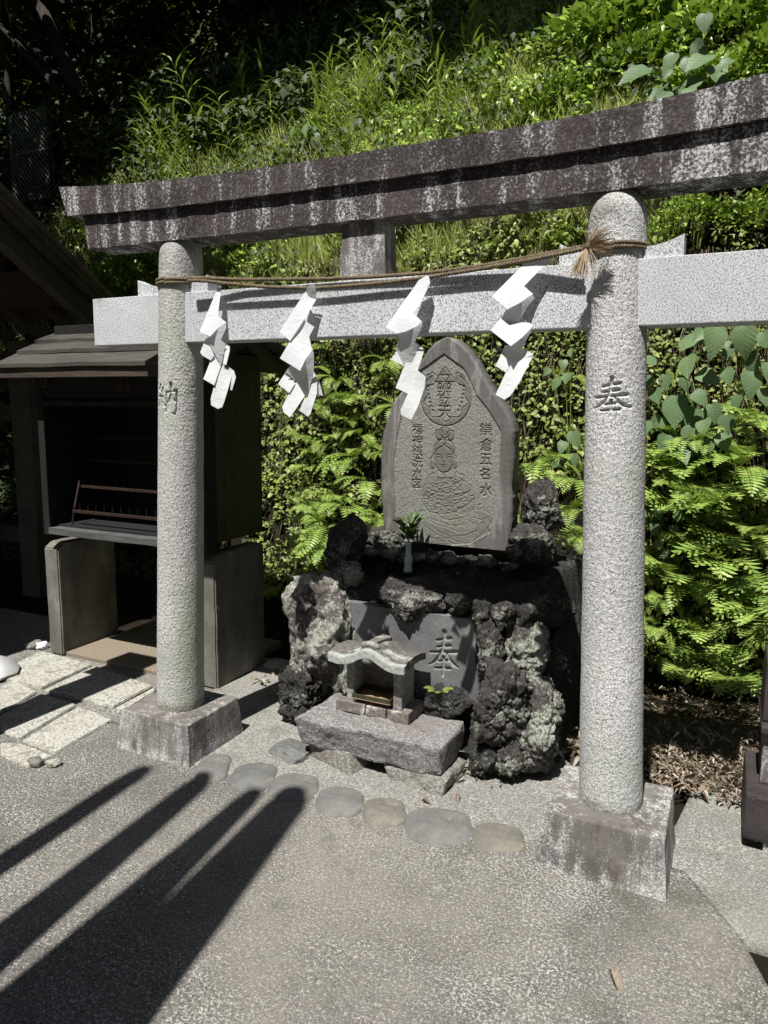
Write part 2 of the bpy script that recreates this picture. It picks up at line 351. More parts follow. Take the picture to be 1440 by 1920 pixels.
g = NT('straw', .8, .3); g.col(g.ramp(g.n('NewGeometry').outputs['Random Per Island'], [(0, (.24, .17, .10)), (1, (.50, .40, .28))])); M['straw'] = g.m
g = NT('porcelain', .35, .5); g.col(g.mix(g.thr(g.noise(12, 4), .4, .7, 0, .35), (.62, .72, .76), (.50, .58, .60))); M['porcelain'] = g.m
g = NT('bark', .95, .2); v = g.noise(8, 6, .7, g.map((5, 5, 1))); g.col(g.ramp(v, [(.3, (.02, .017, .013)), (.7, (.07, .06, .048))])); g.bump(v, 1, .02); M['bark'] = g.m
g = NT('mottled_white', .8, .2); g.col(g.mix(g.thr(g.noise(30, 5, .7), .5, .7, 0, .4), (.82, .83, .84), (.6, .6, .58))); M['mottled_white'] = g.m
def leafmat(name, cols, transl=.35, rough=.45, veins=False):
    g = NT(name, rough, .35)
    r = g.n('NewGeometry').outputs['Random Per Island']
    if veins: r = g.math('ADD', g.math('MULTIPLY', g.n('ObjectInfo').outputs['Random'], .6), g.thr(g.noise(25, 4), .3, .7, 0, .4))
    c = g.ramp(r, [(i/(len(cols)-1), k) for i, k in enumerate(cols)])
    if veins:
        xyz = g.n('SeparateXYZ', Vector=g.co); axx = g.math('ABSOLUTE', xyz.outputs[0]); q = g.math('SUBTRACT', xyz.outputs[1], g.math('MULTIPLY', axx, .75))
        fr = g.math('ABSOLUTE', g.math('SUBTRACT', g.math('FRACT', g.math('MULTIPLY', q, 7.)), .5)); vn = g.math('MAXIMUM', g.thr(axx, .004, .016, 1., 0.), g.thr(fr, .0, .07, .8, 0.))
        c = g.mix(g.math('MULTIPLY', vn, .45), c, (.30, .36, .20)); c = g.mix(g.thr(g.noise(6, 5, .7), .5, .7, 0, .45), c, (.07, .11, .045)); c = g.mix(g.thr(g.noise(21, 4, .7), .66, .72, 0, .8), c, (.20, .16, .07))
        g.bump(g.math('MULTIPLY', vn, -1.), .5, .03)
    g.col(c)
    tr = g.n('BsdfTranslucent'); g.t.links.new(g.mix(.5, c, (.30, .42, .03), 'MIX'), tr.inputs[0])
    mx = g.n('MixShader', Fac=transl); g.t.links.new(g.b.outputs[0], mx.inputs[1]); g.t.links.new(tr.outputs[0], mx.inputs[2])
    g.t.links.new(mx.outputs[0], g.t.nodes['Material Output'].inputs[0]); M[name] = g.m
leafmat('fern_green', [(.17, .29, .055), (.27, .39, .085), (.38, .47, .12)], .25)
leafmat('fern_dull', [(.10, .18, .035), (.20, .29, .055), (.30, .37, .09)], .25)
leafmat('ground_leaf', [(.09, .13, .03), (.20, .25, .055), (.14, .19, .04), (.33, .37, .10)], .2)
leafmat('grass_green', [(.20, .29, .05), (.36, .44, .09), (.46, .50, .14), (.55, .52, .25)], .3)
leafmat('bamboo_leaf', [(.15, .25, .05), (.27, .37, .08), (.40, .48, .13)], .3)
leafmat('dry_grass', [(.17, .14, .075), (.36, .31, .19), (.20, .20, .09)], .2)
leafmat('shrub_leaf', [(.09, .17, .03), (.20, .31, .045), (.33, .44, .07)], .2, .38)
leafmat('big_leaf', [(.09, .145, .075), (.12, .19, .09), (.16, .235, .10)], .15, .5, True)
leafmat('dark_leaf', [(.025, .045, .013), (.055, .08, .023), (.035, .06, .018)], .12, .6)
leafmat('cut_leaf', [(.035, .08, .02), (.07, .14, .035), (.14, .22, .05)], .2, .35)
leafmat('dead_leaf', [(.085, .065, .05), (.25, .20, .15), (.16, .115, .085), (.46, .40, .33)], .12, .7)
leafmat('weed_leaf', [(.12, .20, .06), (.20, .30, .08), (.29, .38, .11)], .2)

# ------------------------------------------------------------ raster for carved work
class Ras:
    def __init__(s, x0, z0, x1, z1, res):
        s.x0, s.z0, s.res = x0, z0, res; s.nx = int((x1-x0)/res)+1; s.nz = int((z1-z0)/res)+1
        s.H = np.zeros((s.nz, s.nx)); X, Z = np.meshgrid(x0+np.arange(s.nx)*res, z0+np.arange(s.nz)*res); s.X, s.Z = X, Z
    def _win(s, pts, pad):
        p = np.array(pts); i0, i1 = [int(np.clip((v-s.x0)/s.res, 0, s.nx)) for v in (p[:, 0].min()-pad, p[:, 0].max()+pad+s.res)]
        j0, j1 = [int(np.clip((v-s.z0)/s.res, 0, s.nz)) for v in (p[:, 1].min()-pad, p[:, 1].max()+pad+s.res)]
        return slice(j0, j1+1), slice(i0, i1+1)
    def inside(s, pts, w=None):
        w = w or s._win(pts, 0); X, Z = s.X[w], s.Z[w]; r = np.zeros(X.shape, bool); n = len(pts)
        for k in range(n):
            (x1, z1), (x2, z2) = pts[k], pts[(k+1) % n]
            c = (z1 > Z) != (z2 > Z)
            r ^= c & (X < (x2-x1)*(Z-z1)/((z2-z1) or 1e-9)+x1)
        return w, r
    def stroke(s, pts, wid, dep, groove=True):
        wid = wid if hasattr(wid, '__len__') else [wid]*len(pts); w = s._win(pts, max(wid)); X, Z = s.X[w], s.Z[w]; best = np.full(X.shape, -1e9)
        for k in range(len(pts)-1):
            (x1, z1), (x2, z2) = pts[k], pts[k+1]; dx, dz = x2-x1, z2-z1
            t = np.clip(((X-x1)*dx+(Z-z1)*dz)/(dx*dx+dz*dz+1e-12), 0, 1); d = np.hypot(X-x1-t*dx, Z-z1-t*dz)
            best = np.maximum(best, (wid[k]+(wid[k+1]-wid[k])*t)/2-d)
        v = np.clip(best/(np.mean(wid)/2)*1.8, 0, 1)*dep
        s.H[w] = np.maximum(s.H[w], v)
    def blur(s, n=1):
        for _ in range(n):
            P = np.pad(s.H, 1, 'edge'); s.H = (P[:-2, 1:-1]+P[2:, 1:-1]+P[1:-1, :-2]+P[1:-1, 2:]+4*P[1:-1, 1:-1])/8
    def sample(s, x, z):
        i = np.clip((x-s.x0)/s.res, 0, s.nx-1.001); j = np.clip((z-s.z0)/s.res, 0, s.nz-1.001); a = i.astype(int); b = j.astype(int); fi = i-a; fj = j-b
        H = s.H; v = H[b, a]*(1-fi)*(1-fj)+H[b, a+1]*fi*(1-fj)+H[b+1, a]*(1-fi)*fj+H[b+1, a+1]*fi*fj
        return np.where((x < s.x0) | (x > s.x0+s.nx*s.res) | (z < s.z0) | (z > s.z0+s.nz*s.res), 0, v)
BRUSH = {'奉': [([(.28, .78), (.72, .87)], [.07, .10]), ([(.30, .63), (.70, .70)], [.07, .10]), ([(.08, .49), (.50, .53), (.90, .58)], [.07, .08, .12]),
                ([(.52, 1.0), (.50, .82), (.46, .60), (.34, .40), (.18, .27), (.02, .20)], [.12, .08, .08, .08, .06, .03]),
                ([(.54, .56), (.68, .40), (.82, .30), (1.0, .24)], [.06, .09, .12, .05]), ([(.32, .31), (.66, .36)], [.06, .09]),
                ([(.24, .15), (.72, .19)], [.06, .09]), ([(.50, .42), (.50, .0)], [.09, .07])],
         '納': [([(.20, .96), (.10, .80), (.22, .74)], [.09, .06, .06]), ([(.36, .86), (.22, .66), (.10, .58), (.36, .60)], [.08, .05, .05, .06]),
                ([(.24, .56), (.23, .26)], [.06, .05]), ([(.10, .42), (.03, .27)], [.06, .07]), ([(.34, .42), (.44, .30)], [.06, .09]),
                ([(.52, .72), (.51, .12)], [.06, .08]), ([(.52, .72), (.92, .77), (.92, .20), (.84, .05), (.74, .10)], [.06, .10, .08, .10, .03]),
                ([(.70, .99), (.72, .70), (.66, .52), (.56, .38)], [.12, .08, .07, .04]), ([(.72, .62), (.86, .44)], [.06, .10])]}
def carve_brush(ras, ch, x, z, wd, ht, dep, wk=1.):
    for pts, ws in BRUSH[ch]: ras.stroke([(x+(a-.5)*wd, z+(b-.5)*ht) for a, b in pts], [q*wd*wk for q in ws], dep)
def glyph_tris(ch):
    c = bpy.data.curves.new('t', 'FONT'); c.body = ch; c.size = 1; o = bpy.data.objects.new('t', c); COL.objects.link(o)
    dg = bpy.context.evaluated_depsgraph_get(); me = o.evaluated_get(dg).to_mesh(); me.calc_loop_triangles()
    V = np.array([v.co[:2] for v in me.vertices]); T = [tuple(t.vertices) for t in me.loop_triangles]
    o.evaluated_get(dg).to_mesh_clear(); bpy.data.objects.remove(o); bpy.data.curves.remove(c)
    lo, hi = V.min(0), V.max(0); return (V-(lo+hi)/2)/max(hi-lo), T
def carve_glyph(ras, ch, x, z, wd, ht, dep):
    V, T = glyph_tris(ch); V = V*[wd, ht]+[x, z]
    for t in T:
        w, r = ras.inside([tuple(V[i]) for i in t]); ras.H[w] = np.maximum(ras.H[w], r*dep)

# ------------------------------------------------------------ stone gate
S = .95; ZB = {-1: .176, 1: .198}; LEAN = .082; ZK = 2.185
gate = empty('torii_gate', (0, 0, 0), 0, 'grey stone torii gate with two round pillars, stained top beam and pale tie beam', 'gate')
def pillar_axis(sx, z): return sx*(S-LEAN*(z-ZB[sx])/(ZK-ZB[sx]))
def make_pillar(sx, ch, cu, cv, cw, chh):
    z0 = ZB[sx]-.01; zc = AY(cu, cv, -.1)[2]
    zs = np.unique(np.concatenate([np.linspace(z0, ZK, 150), np.linspace(zc-.09, zc+.09, 80), np.linspace(z0, z0+.03, 6)]))
    t = np.concatenate([np.linspace(-math.pi/2-.95, -math.pi/2+.95, 110, endpoint=False), np.linspace(-math.pi/2+.95, 1.5*math.pi-.95, 46, endpoint=False)])
    ras = Ras(-.1, zc-.09, .1, zc+.09, .001); carve_brush(ras, ch, 0, zc, cw, chh, .0105); ras.blur(2)
    Z, T = np.meshgrid(zs, t, indexing='ij'); k = (Z-z0)/(ZK-z0); r = .1054-.0175*k-.003*np.exp(-(Z-z0)/.02)
    xs = np.cos(T); ys = np.sin(T)
    sh = np.clip((Z-(ZK-.085))/.085, 0, 1)**3
    rx = r*(1-(.30 if sx > 0 else .05)*sh); ry = r*(1-.24*sh)
    arc = (T+math.pi/2)*r; cut = ras.sample(arc, Z)
    P = np.stack([xs*rx, ys*ry, Z], -1).reshape(-1, 3)
    nz = (fbm(P*38, 2, 3)*.0003+fbm(P*9, 2, 9)*.0012+fbm(P*130, 2, 19)*.0008).reshape(Z.shape)
    X = pillar_axis(sx, Z)+xs*(rx-cut+nz); Y = ys*(ry-cut+nz)
    n, m = Z.shape; I = np.arange(n*m).reshape(n, m); A = I[:-1]; B = I[1:]
    F = np.stack([A, np.roll(A, -1, 1), np.roll(B, -1, 1), B], -1).reshape(-1, 4)
    me = np_mesh('pillar', np.stack([X, Y, Z], -1).reshape(-1, 3), F, True)
    return put('pillar', me, M['granite_hammered' if sx < 0 else 'granite_hammered_pale'], gate)
pl = make_pillar(-1, '納', 322, 749, .118, .135); pl['label'] = 'left pillar, greenish in the middle, carved with one character'
pr = make_pillar(1, '奉', 1147, 745, .125, .118); pr['label'] = 'right pillar, paler, carved with one character'
for sx in (-1, 1):
    zb = ZB[sx]; a, b = (.191, .175), (.2116, .196)
    m = MB(); x = sx*S
    m.hexa([(x-b[0], -b[1], -.03), (x+b[0], -b[1], -.03), (x+b[0], b[1], -.03), (x-b[0], b[1], -.03), (x-a[0], -a[1], zb), (x+a[0], -a[1], zb), (x+a[0], a[1], zb), (x-a[0], a[1], zb)], .006)
    roughen(m.build('plinth', M['plinth_stone'], gate), .004, 14, 5, 3)
# top beam, two courses, each a swept section with lifted raked ends
def beam(name, y0, z_lo, z_hi, xl_lo, xl_hi, mat):
    n = 61; V = []; ys = (-y0, y0)
    for i in range(n):
        k = -1+2*i/(n-1)
        for zf, xe, side in ((z_lo, xl_lo, 0), (z_hi, xl_hi, 1)):
            x = k*xe; z = zf(x)
            for y in ys: V.append((x, y, z))
    F = []
    for i in range(n-1):
        a, b = 4*i, 4*i+4; F += [(a, b, b+2, a+2), (a+1, a+3, b+3, b+1), (a, a+1, b+1, b), (a+2, b+2, b+3, a+3)]
    F += [(0, 2, 3, 1), (4*(n-1), 4*(n-1)+1, 4*(n-1)+3, 4*(n-1)+2)]
    m = MB(); m.poly(V, F); bmesh.ops.bevel(m.bm, geom=[e for e in m.bm.edges if e.calc_face_angle(0) > .9], offset=.004, segments=2, affect='EDGES')
    return roughen(m.build(name, mat, gate), .0035, 16, 2, 5)
lift = lambda x: .0+.045*(abs(x)/1.44)**3
beam('top_beam_lower_course', .0745, lambda x: 2.181+lift(x)*.25, lambda x: 2.298+lift(x)*.65, 1.312, 1.335, M['granite_stained'])
beam('top_beam_upper_course', .095, lambda x: 2.300+lift(x)*.7, lambda x: 2.396+lift(x)*1.25, 1.405, 1.448, M['granite_stained'])
m = MB(); m.hexa([(-.095, -.052, 1.975), (.095, -.052, 1.975), (.095, .052, 1.975), (-.095, .052, 1.975), (-.083, -.048, 2.19), (.083, -.048, 2.19), (.083, .048, 2.19), (-.083, .048, 2.19)], .004)
roughen(m.build('centre_strut', M['plinth_stone'], gate), .003, 18, 4, 8)
for nm, x0, x1 in (('tie_beam', -.86, .86), ('tie_beam_end', -1.322, -.78), ('tie_beam_end', .78, 1.322)):
    m = MB(); d = .055 if nm == 'tie_beam' else .0565
    m.box(x0, -d, 1.783 if nm == 'tie_beam' else 1.782, x1, d, 1.980 if nm == 'tie_beam' else 1.981, .003)
    o = roughen(m.build(nm, M['granite_polished_panel'], gate), .0012, 25, 3, 9)
for sx in (-1, 1):
    for s2 in (-1, 1):
        xa = sx*(S-.072); x0 = xa+s2*.082; x1 = xa+s2*(.195 if s2 == sx else .175)
        pts = [(x0, 1.978), (x1, 1.978), (x1, 2.047), (x0+(x1-x0)*.7, 2.031), (x0+(x1-x0)*.35, 2.020), (x0, 2.016)]
        m = MB(); m.prism(pts if s2 > 0 else pts[::-1], -.042, .042, .002); m.build('wedge', M['granite_polished_panel'], gate)

# ------------------------------------------------------------ straw rope with paper streamers
rope = empty('sacred_rope', (0, 0, 0), 0, 'twisted straw rope strung between the two gate pillars', 'rope')
def twist(pts, name, pitch=.020, r=.0043, off=.0038, step=.004):
    P = [Vector(p) for p in pts]; dense = []
    for a, b in zip(P, P[1:]):
        n = max(1, int((b-a).length/step)); dense += [a.lerp(b, i/n) for i in range(n)]
    dense.append(P[-1]); D = np.array([tuple(v) for v in dense])
    for _ in range(12): D[1:-1] = (D[:-2]+2*D[1:-1]+D[2:])/4
    T = np.gradient(D, axis=0); T /= np.linalg.norm(T, axis=1)[:, None]
    U = np.cross(T, [0, 0, 1.]); U /= np.linalg.norm(U, axis=1)[:, None]+1e-9; W = np.cross(T, U)
    s = np.concatenate([[0], np.cumsum(np.linalg.norm(np.diff(D, axis=0), axis=1))]); mb = MB()
    for k in range(2):
        ph = 2*math.pi*s/pitch+k*math.pi; C = D+(U*np.cos(ph)[:, None]+W*np.sin(ph)[:, None])*off
        mb.tube([tuple(c) for c in C], r, 6)
    return mb.build(name, M['straw_rope'], rope, True)
YR = -.108
def rp(L, y=YR): return [tuple(AY(u, v, yy)) for (u, v), yy in zip(L, y)]
twist(rp([(352, 521), (380, 521), (450, 524), (600, 523), (700, 519), (800, 512), (900, 499), (1000, 481), (1090, 463)], [-.103, -.100, -.082, -.070, -.068, -.070, -.075, -.085, -.108]), 'rope_strand')
twist(rp([(352, 526), (380, 526), (420, 531), (500, 538), (590, 540), (640, 537), (720, 530), (800, 520), (900, 504), (1000, 486), (1092, 467)], [-.108, -.105, -.098, -.086, -.080, -.078, -.076, -.078, -.083, -.094, -.115]), 'rope_strand')
def wrap(sx, zc, dz):
    x = pillar_axis(sx, zc); r = .1054-.0175*(zc-.19)/2+.007; return [(x+r*math.cos(t), r*math.sin(t), zc+dz*(i/40)) for i, t in enumerate(np.linspace(-math.pi*.5, math.pi*1.5, 41))]
zl = AY(330, 521, -.1)[2]; zr = AY(1160, 453, -.1)[2]
twist(wrap(-1, zl, .004), 'rope_turn'); twist(wrap(-1, zl-.014, .004), 'rope_turn'); twist(wrap(1, zr, -.003), 'rope_turn'); twist(wrap(1, zr-.012, -.003), 'rope_turn')
kn = Vector(AY(1104, 463, -.125))
m = MB(); m.tube([kn+Vector((-.012, 0, -.004)), kn+Vector((0, -.006, 0)), kn+Vector((.014, 0, .006))], [.008, .014, .009], 10); m.build('knot', M['straw_rope'], rope, True)
m = MB()
for k in range(260):
    f = k % 2; a = random.gauss(-1.85, .22) if f else random.gauss(.35, .62)
    L = random.uniform(.062, .092) if f else random.uniform(.05, .08); d = Vector((math.cos(a), random.uniform(-.35, .1), math.sin(a))).normalized()
    s0 = kn+Vector((random.uniform(-.004, .004), -.008+random.uniform(-.004, .004), random.uniform(-.004, .004)))
    if f: s0 += Vector((-.004, 0, -.006))
    m.tube([s0, s0+d*L*.5+Vector((0, -.004, 0)), s0+d*L+Vector((0, 0, -.004))], [.0007, .0008, .0005], 3, False)
m.build('straw_tassel', M['straw'], rope)

# each streamer: its folds are sheets of paper, light ones slope outward going down, the returns slope back
SHIDE = [
 ((360, 500), 6.858, 'short paper streamer nearest the left pillar, its tail curled', [
  ([(345, 240), (378, 240), (375, 300), (330, 630), (440, 715), (335, 790), (235, 895), (95, 835), (320, 300)], 0, 1),
  ([(440, 715), (440, 790), (370, 945), (430, 985), (420, 1060), (395, 1200), (370, 1280), (190, 915), (235, 895), (335, 790)], 1, .35),
  ([(175, 925), (195, 925), (285, 1140), (240, 1205), (130, 1140), (105, 1100)], .4, .7),
  ([(285, 1140), (370, 1285), (330, 1400), (285, 1525), (145, 1445), (240, 1205)], .45, .95),
  ([(430, 985), (485, 1030), (485, 1080), (440, 1265), (395, 1255), (415, 1150)], .35, .75),
  ([(395, 1260), (510, 1345), (515, 1400), (420, 1720), (385, 1815), (350, 1805), (335, 1830), (245, 1780), (240, 1700), (285, 1525), (340, 1400)], .5, 1.05),
  ([(440, 1265), (540, 1340), (565, 1420), (515, 1590), (490, 1585), (515, 1400), (510, 1345)], .4, .6)]),
 ((500, 510), 6.857, 'paper streamer with a forked tail, second from the left pillar', [
  ([(520, 200), (560, 170), (610, 160), (640, 250), (640, 350), (560, 330), (500, 250)], .35, 0),
  ([(500, 250), (560, 330), (640, 350), (480, 615), (400, 740), (300, 885), (160, 765)], 0, .85),
  ([(480, 615), (612, 705), (480, 955), (590, 1000), (495, 1130), (430, 1270), (170, 1110), (300, 885), (400, 740)], .3, 1.1),
  ([(590, 1000), (608, 1050), (605, 1280), (525, 1620), (480, 1560), (385, 1410), (240, 1290), (290, 1215), (430, 1270), (495, 1130)], 1.1, .25),
  ([(240, 1295), (365, 1430), (290, 1555), (145, 1440)], .35, .6),
  ([(385, 1410), (490, 1590), (390, 1740), (300, 1870), (215, 1800), (200, 1730), (290, 1555), (365, 1430)], .35, .95),
  ([(605, 1280), (650, 1370), (645, 1560), (560, 1830), (530, 1860), (410, 1775), (490, 1620), (525, 1620), (580, 1440)], .2, .7),
  ([(620, 1290), (680, 1420), (725, 1590), (645, 1575), (650, 1370)], .3, .1)]),
 ((700, 500), 6.62, 'paper streamer hanging in front of the upright carved stone', [
  ([(520, 235), (560, 170), (660, 110), (690, 120), (705, 200), (600, 430), (495, 580), (600, 675), (540, 740), (400, 805), (290, 830), (155, 745)], 0, 1.1),
  ([(600, 675), (610, 720), (515, 940), (555, 960), (530, 1090), (480, 1190), (430, 1190), (385, 1230), (280, 1040), (330, 900), (290, 830), (400, 805), (540, 740)], 1.1, .25),
  ([(285, 1045), (385, 1235), (225, 1155)], .45, .65),
  ([(555, 960), (635, 1030), (550, 1290), (510, 1360), (430, 1575), (275, 1505), (400, 1190), (480, 1190), (530, 1090)], .3, .9),
  ([(550, 1290), (650, 1365), (635, 1500), (560, 1720), (470, 1900), (345, 1840), (335, 1780), (430, 1575), (510, 1360)], .6, 1.2)]),
 ((900, 440), 6.0, 'paper streamer nearest the right pillar, beside the straw tassel', [
  ([(450, 375), (510, 290), (785, 235), (800, 280), (600, 470), (495, 580), (595, 665), (460, 760), (310, 840), (135, 690)], -.1, 1.1),
  ([(595, 665), (610, 720), (530, 820), (465, 935), (345, 1120), (250, 920), (290, 850), (310, 840), (460, 760)], 1.1, .3),
  ([(250, 920), (345, 1125), (465, 940), (600, 1020), (480, 1150), (345, 1255), (120, 1075)], .35, 1.2),
  ([(600, 1020), (560, 1120), (470, 1280), (515, 1295), (370, 1525), (330, 1500), (265, 1290), (280, 1240), (345, 1255), (480, 1150)], 1.2, .3),
  ([(265, 1290), (325, 1500), (290, 1550), (175, 1475)], .4, .7),
  ([(515, 1295), (605, 1345), (450, 1650), (345, 1810), (275, 1855), (175, 1800), (290, 1550), (345, 1465), (375, 1525)], .35, 1.15)])]
for (ox, oy), scl, lab, polys in SHIDE:
    fx, fy = polys[0][0][0]; top = AY(ox+fx/scl, oy+fy/scl, -.085)
    t = empty('paper_streamer', tuple(top), 0, lab, 'paper streamer', 'white zigzag paper streamers on the rope')
    for pi, (P, ya, yb) in enumerate(polys):
        v0, v1 = min(q[1] for q in P), max(q[1] for q in P); bm = bmesh.new(); vs = []
        # densify the outline, triangulate, then relax the sheet's depth so it bends
        Q = []
        for (a, b), (c, d) in zip(P, P[1:]+P[:1]):
            n = max(1, int(math.hypot(c-a, d-b)/45)); Q += [(a+(c-a)*i/n, b+(d-b)*i/n) for i in range(n)]
        for (a, b) in Q: vs.append(bm.verts.new((a, b, 0)))
        bm.faces.new(vs); bmesh.ops.triangulate(bm, faces=bm.faces)
        bmesh.ops.subdivide_edges(bm, edges=bm.edges, cuts=2, use_grid_fill=True); bmesh.ops.triangulate(bm, faces=bm.faces)
        for v in bm.verts:
            a, b = v.co.x, v.co.y; k = (b-v0)/max(1, v1-v0); kk = k*k*(3-2*k)*.4+k*.6
            y = -.086-.055*(ya+(yb-ya)*kk)-.004*math.sin(a/90+pi)*math.sin(b/130+pi*2)-.0012*pi*(1 if yb > ya else .3)
            v.co = Vector(AY(ox+a/scl, oy+b/scl, y))-Vector(top)
        me = bpy.data.meshes.new('paper_fold'); bm.to_mesh(me); bm.free(); me.polygons.foreach_set('use_smooth', np.ones(len(me.polygons), bool))
        o = put('paper_fold', me, M['paper'], t)

# ------------------------------------------------------------ upright carved stone
def slab_relief(name, yf, thick, Lp, Rp, hfun, mat, parent, ncol, nrow, panel=None, edge=.02, s=0):
    Lp = sorted(Lp, key=lambda q: q[1]); Rp = sorted(Rp, key=lambda q: q[1]); z0 = max(Lp[0][1], Rp[0][1]); z1 = min(Lp[-1][1], Rp[-1][1])
    zs = np.linspace(z0, z1, nrow); Lx = np.interp(zs, [q[1] for q in Lp], [q[0] for q in Lp]); Rx = np.interp(zs, [q[1] for q in Rp], [q[0] for q in Rp])
    for A, k in ((Lx, 1), (Rx, 7)): A += fbm(np.stack([zs*9, zs*0+k+s, zs*0], 1), 4, k+s)*.010
    u = np.linspace(0, 1, ncol); X = Lx[:, None]+(Rx-Lx)[:, None]*u[None]; Z = np.repeat(zs[:, None], ncol, 1)
    h, cut, pan, smo = hfun(X, Z); de = np.minimum(X-Lx[:, None], Rx[:, None]-X); rnd = np.clip(1-de/edge, 0, 1)**2*edge*.6
    P = np.stack([X.ravel(), Z.ravel(), Z.ravel()*0], 1); Y = yf+h+rnd+(fbm(P*6, 3, s)*.004+fbm(P*60, 3, s)*.0008).reshape(X.shape)
    sideR = [(Rx+fbm(np.stack([zs*14, zs*0+j, zs*0], 1), 3, 4+s)*.008, yf+edge+(thick-edge)*f) for j, f in enumerate((.05, .5, 1))]
    sideL = [(Lx+fbm(np.stack([zs*14, zs*0+j, zs*0], 1), 3, 14+s)*.008, yf+edge+(thick-edge)*f) for j, f in enumerate((1, .5, .05))]
    cols = [np.stack([X[:, j], Y[:, j], zs], 1) for j in range(ncol)]+[np.stack([a, a*0+b, zs], 1) for a, b in sideR+sideL]
    V = np.stack(cols, 1); n, m = V.shape[:2]; I = np.arange(n*m).reshape(n, m)
    F = np.stack([I[:-1], np.roll(I[:-1], -1, 1), np.roll(I[1:], -1, 1), I[1:]], -1).reshape(-1, 4)
    V = V.reshape(-1, 3); k = len(V); top = V[I[-1]].mean(0); V = np.concatenate([V, [top]])
    me = np_mesh(name, V, F, True); bm = bmesh.new(); bm.from_mesh(me); bm.verts.ensure_lookup_table()
    for j in range(m): bm.faces.new((bm.verts[I[-1, j]], bm.verts[I[-1, (j+1) % m]], bm.verts[k]))
    bm.to_mesh(me); bm.free()
    for nm, A in (('cut', cut), ('panel', pan), ('smooth_part', smo)):
        at = me.attributes.new(nm, 'FLOAT', 'POINT'); v = np.zeros((n, m)); v[:, :ncol] = A; at.data.foreach_set('value', np.concatenate([v.ravel(), [0]]).astype(np.float32))
    return put(name, me, mat, parent)
YS = .95
def sp(L, ox=680, oy=620, k=4.5, y=YS):
    r = []
    for a, b in L:
        q = AY(ox+a/k, oy+b/k, y); r.append((q[0], q[2]))
    return r
ras = Ras(-.45, .72, .38, 1.92, .0016)
panel_poly = sp([(685, 195), (590, 262), (480, 340), (420, 450), (330, 690), (290, 880), (265, 1050), (262, 1300), (275, 1560), (330, 1760), (560, 1830), (900, 1800), (1080, 1700), (1125, 1500), (1150, 1200), (1165, 840), (1110, 750), (1050, 650), (960, 540), (900, 400), (850, 315), (770, 255)])
w_, ins = ras.inside(panel_poly); pan = np.zeros_like(ras.H); pan[w_] = ins
base = Ras(-.45, .72, .38, 1.92, .0016); base.H = pan.copy(); base.blur(2); panel_r = base
D = .0050; LW = .0052
def g_(L, wd=LW, dep=D, closed=False):
    q = sp(L); ras.stroke(q+[q[0]] if closed else q, wd, dep)
def ell(cx, cy, rx, ry, a0=0, a1=360, n=40): return [(cx+rx*math.cos(math.radians(a0+(a1-a0)*i/n)), cy+ry*math.sin(math.radians(a0+(a1-a0)*i/n))) for i in range(n+1)]
# roundel with the scalloped cloud ring, three triangles and the three characters
g_(ell(697, 575, 214, 228, -58, 238)); g_([(697+(172+15*math.sin(a*9))*math.cos(a), 575+(180+15*math.sin(a*9))*math.sin(a)) for a in np.linspace(-.95, 4.1, 90)])
for k in range(7):
    for sg in (-1, 1): g_(ell(697+sg*(152-k*k*1.2), 470+k*34, 8, 8, n=8), .005)
g_([(690, 305), (600, 433), (785, 433)], closed=True); g_([(648, 374), (735, 374), (690, 430)], closed=True); g_([(560, 400), (545, 375), (580, 350), (610, 370)]); g_([(820, 400), (835, 375), (800, 350), (775, 370)])
for ch, cx, cy, px in (('辨', 683, 492, 118), ('財', 688, 592, 100), ('天', 688, 685, 108), ('福', 455, 835, 84), ('神', 455, 925, 84), ('銭', 455, 1015, 86), ('洗', 455, 1108, 86), ('水', 455, 1205, 84), ('図', 448, 1295, 76),
                       ('鎌', 1035, 835, 105), ('倉', 1040, 965, 105), ('五', 1035, 1085, 98), ('名', 1025, 1210, 98), ('水', 1035, 1345, 104)):
    q = sp([(cx, cy)])[0]; a = sp([(cx-px/2, cy), (cx+px/2, cy)]); sz = a[1][0]-a[0][0]
    carve_glyph(ras, ch, q[0], q[1], sz, sz, D*1.3)
# seated figure: hair lobes, hood, face, ears, coils with scales, rock it sits on
for e in ((640, 880, 34, 42), (688, 862, 42, 46), (738, 885, 30, 42)): g_(ell(*e))
g_(ell(684, 1000, 84, 78, 180, 360)); g_([(600, 1000), (585, 1060), (568, 1085), (575, 1110), (565, 1140), (580, 1168), (600, 1165), (600, 1105), (592, 1060)]); g_([(770, 1000), (765, 1040), (785, 1065), (778, 1090), (790, 1130), (785, 1165), (765, 1165), (762, 1100), (768, 1050)])
g_(ell(682, 1095, 78, 102, 20, 160)); g_([(605, 1090), (598, 1050), (625, 1000), (682, 965), (735, 1000), (765, 1045), (760, 1090)]); g_([(682, 965), (672, 940), (688, 925), (704, 940), (682, 965)])
for L in ([(612, 1052), (635, 1045), (658, 1056)], [(704, 1054), (728, 1044), (750, 1050)], [(618, 1072), (640, 1066), (658, 1074)], [(706, 1073), (726, 1065), (746, 1070)], [(668, 1062), (664, 1100), (672, 1112), (684, 1108)], [(654, 1138), (678, 1133), (704, 1138)], [(664, 1150), (690, 1150)]): g_(L, .0034)
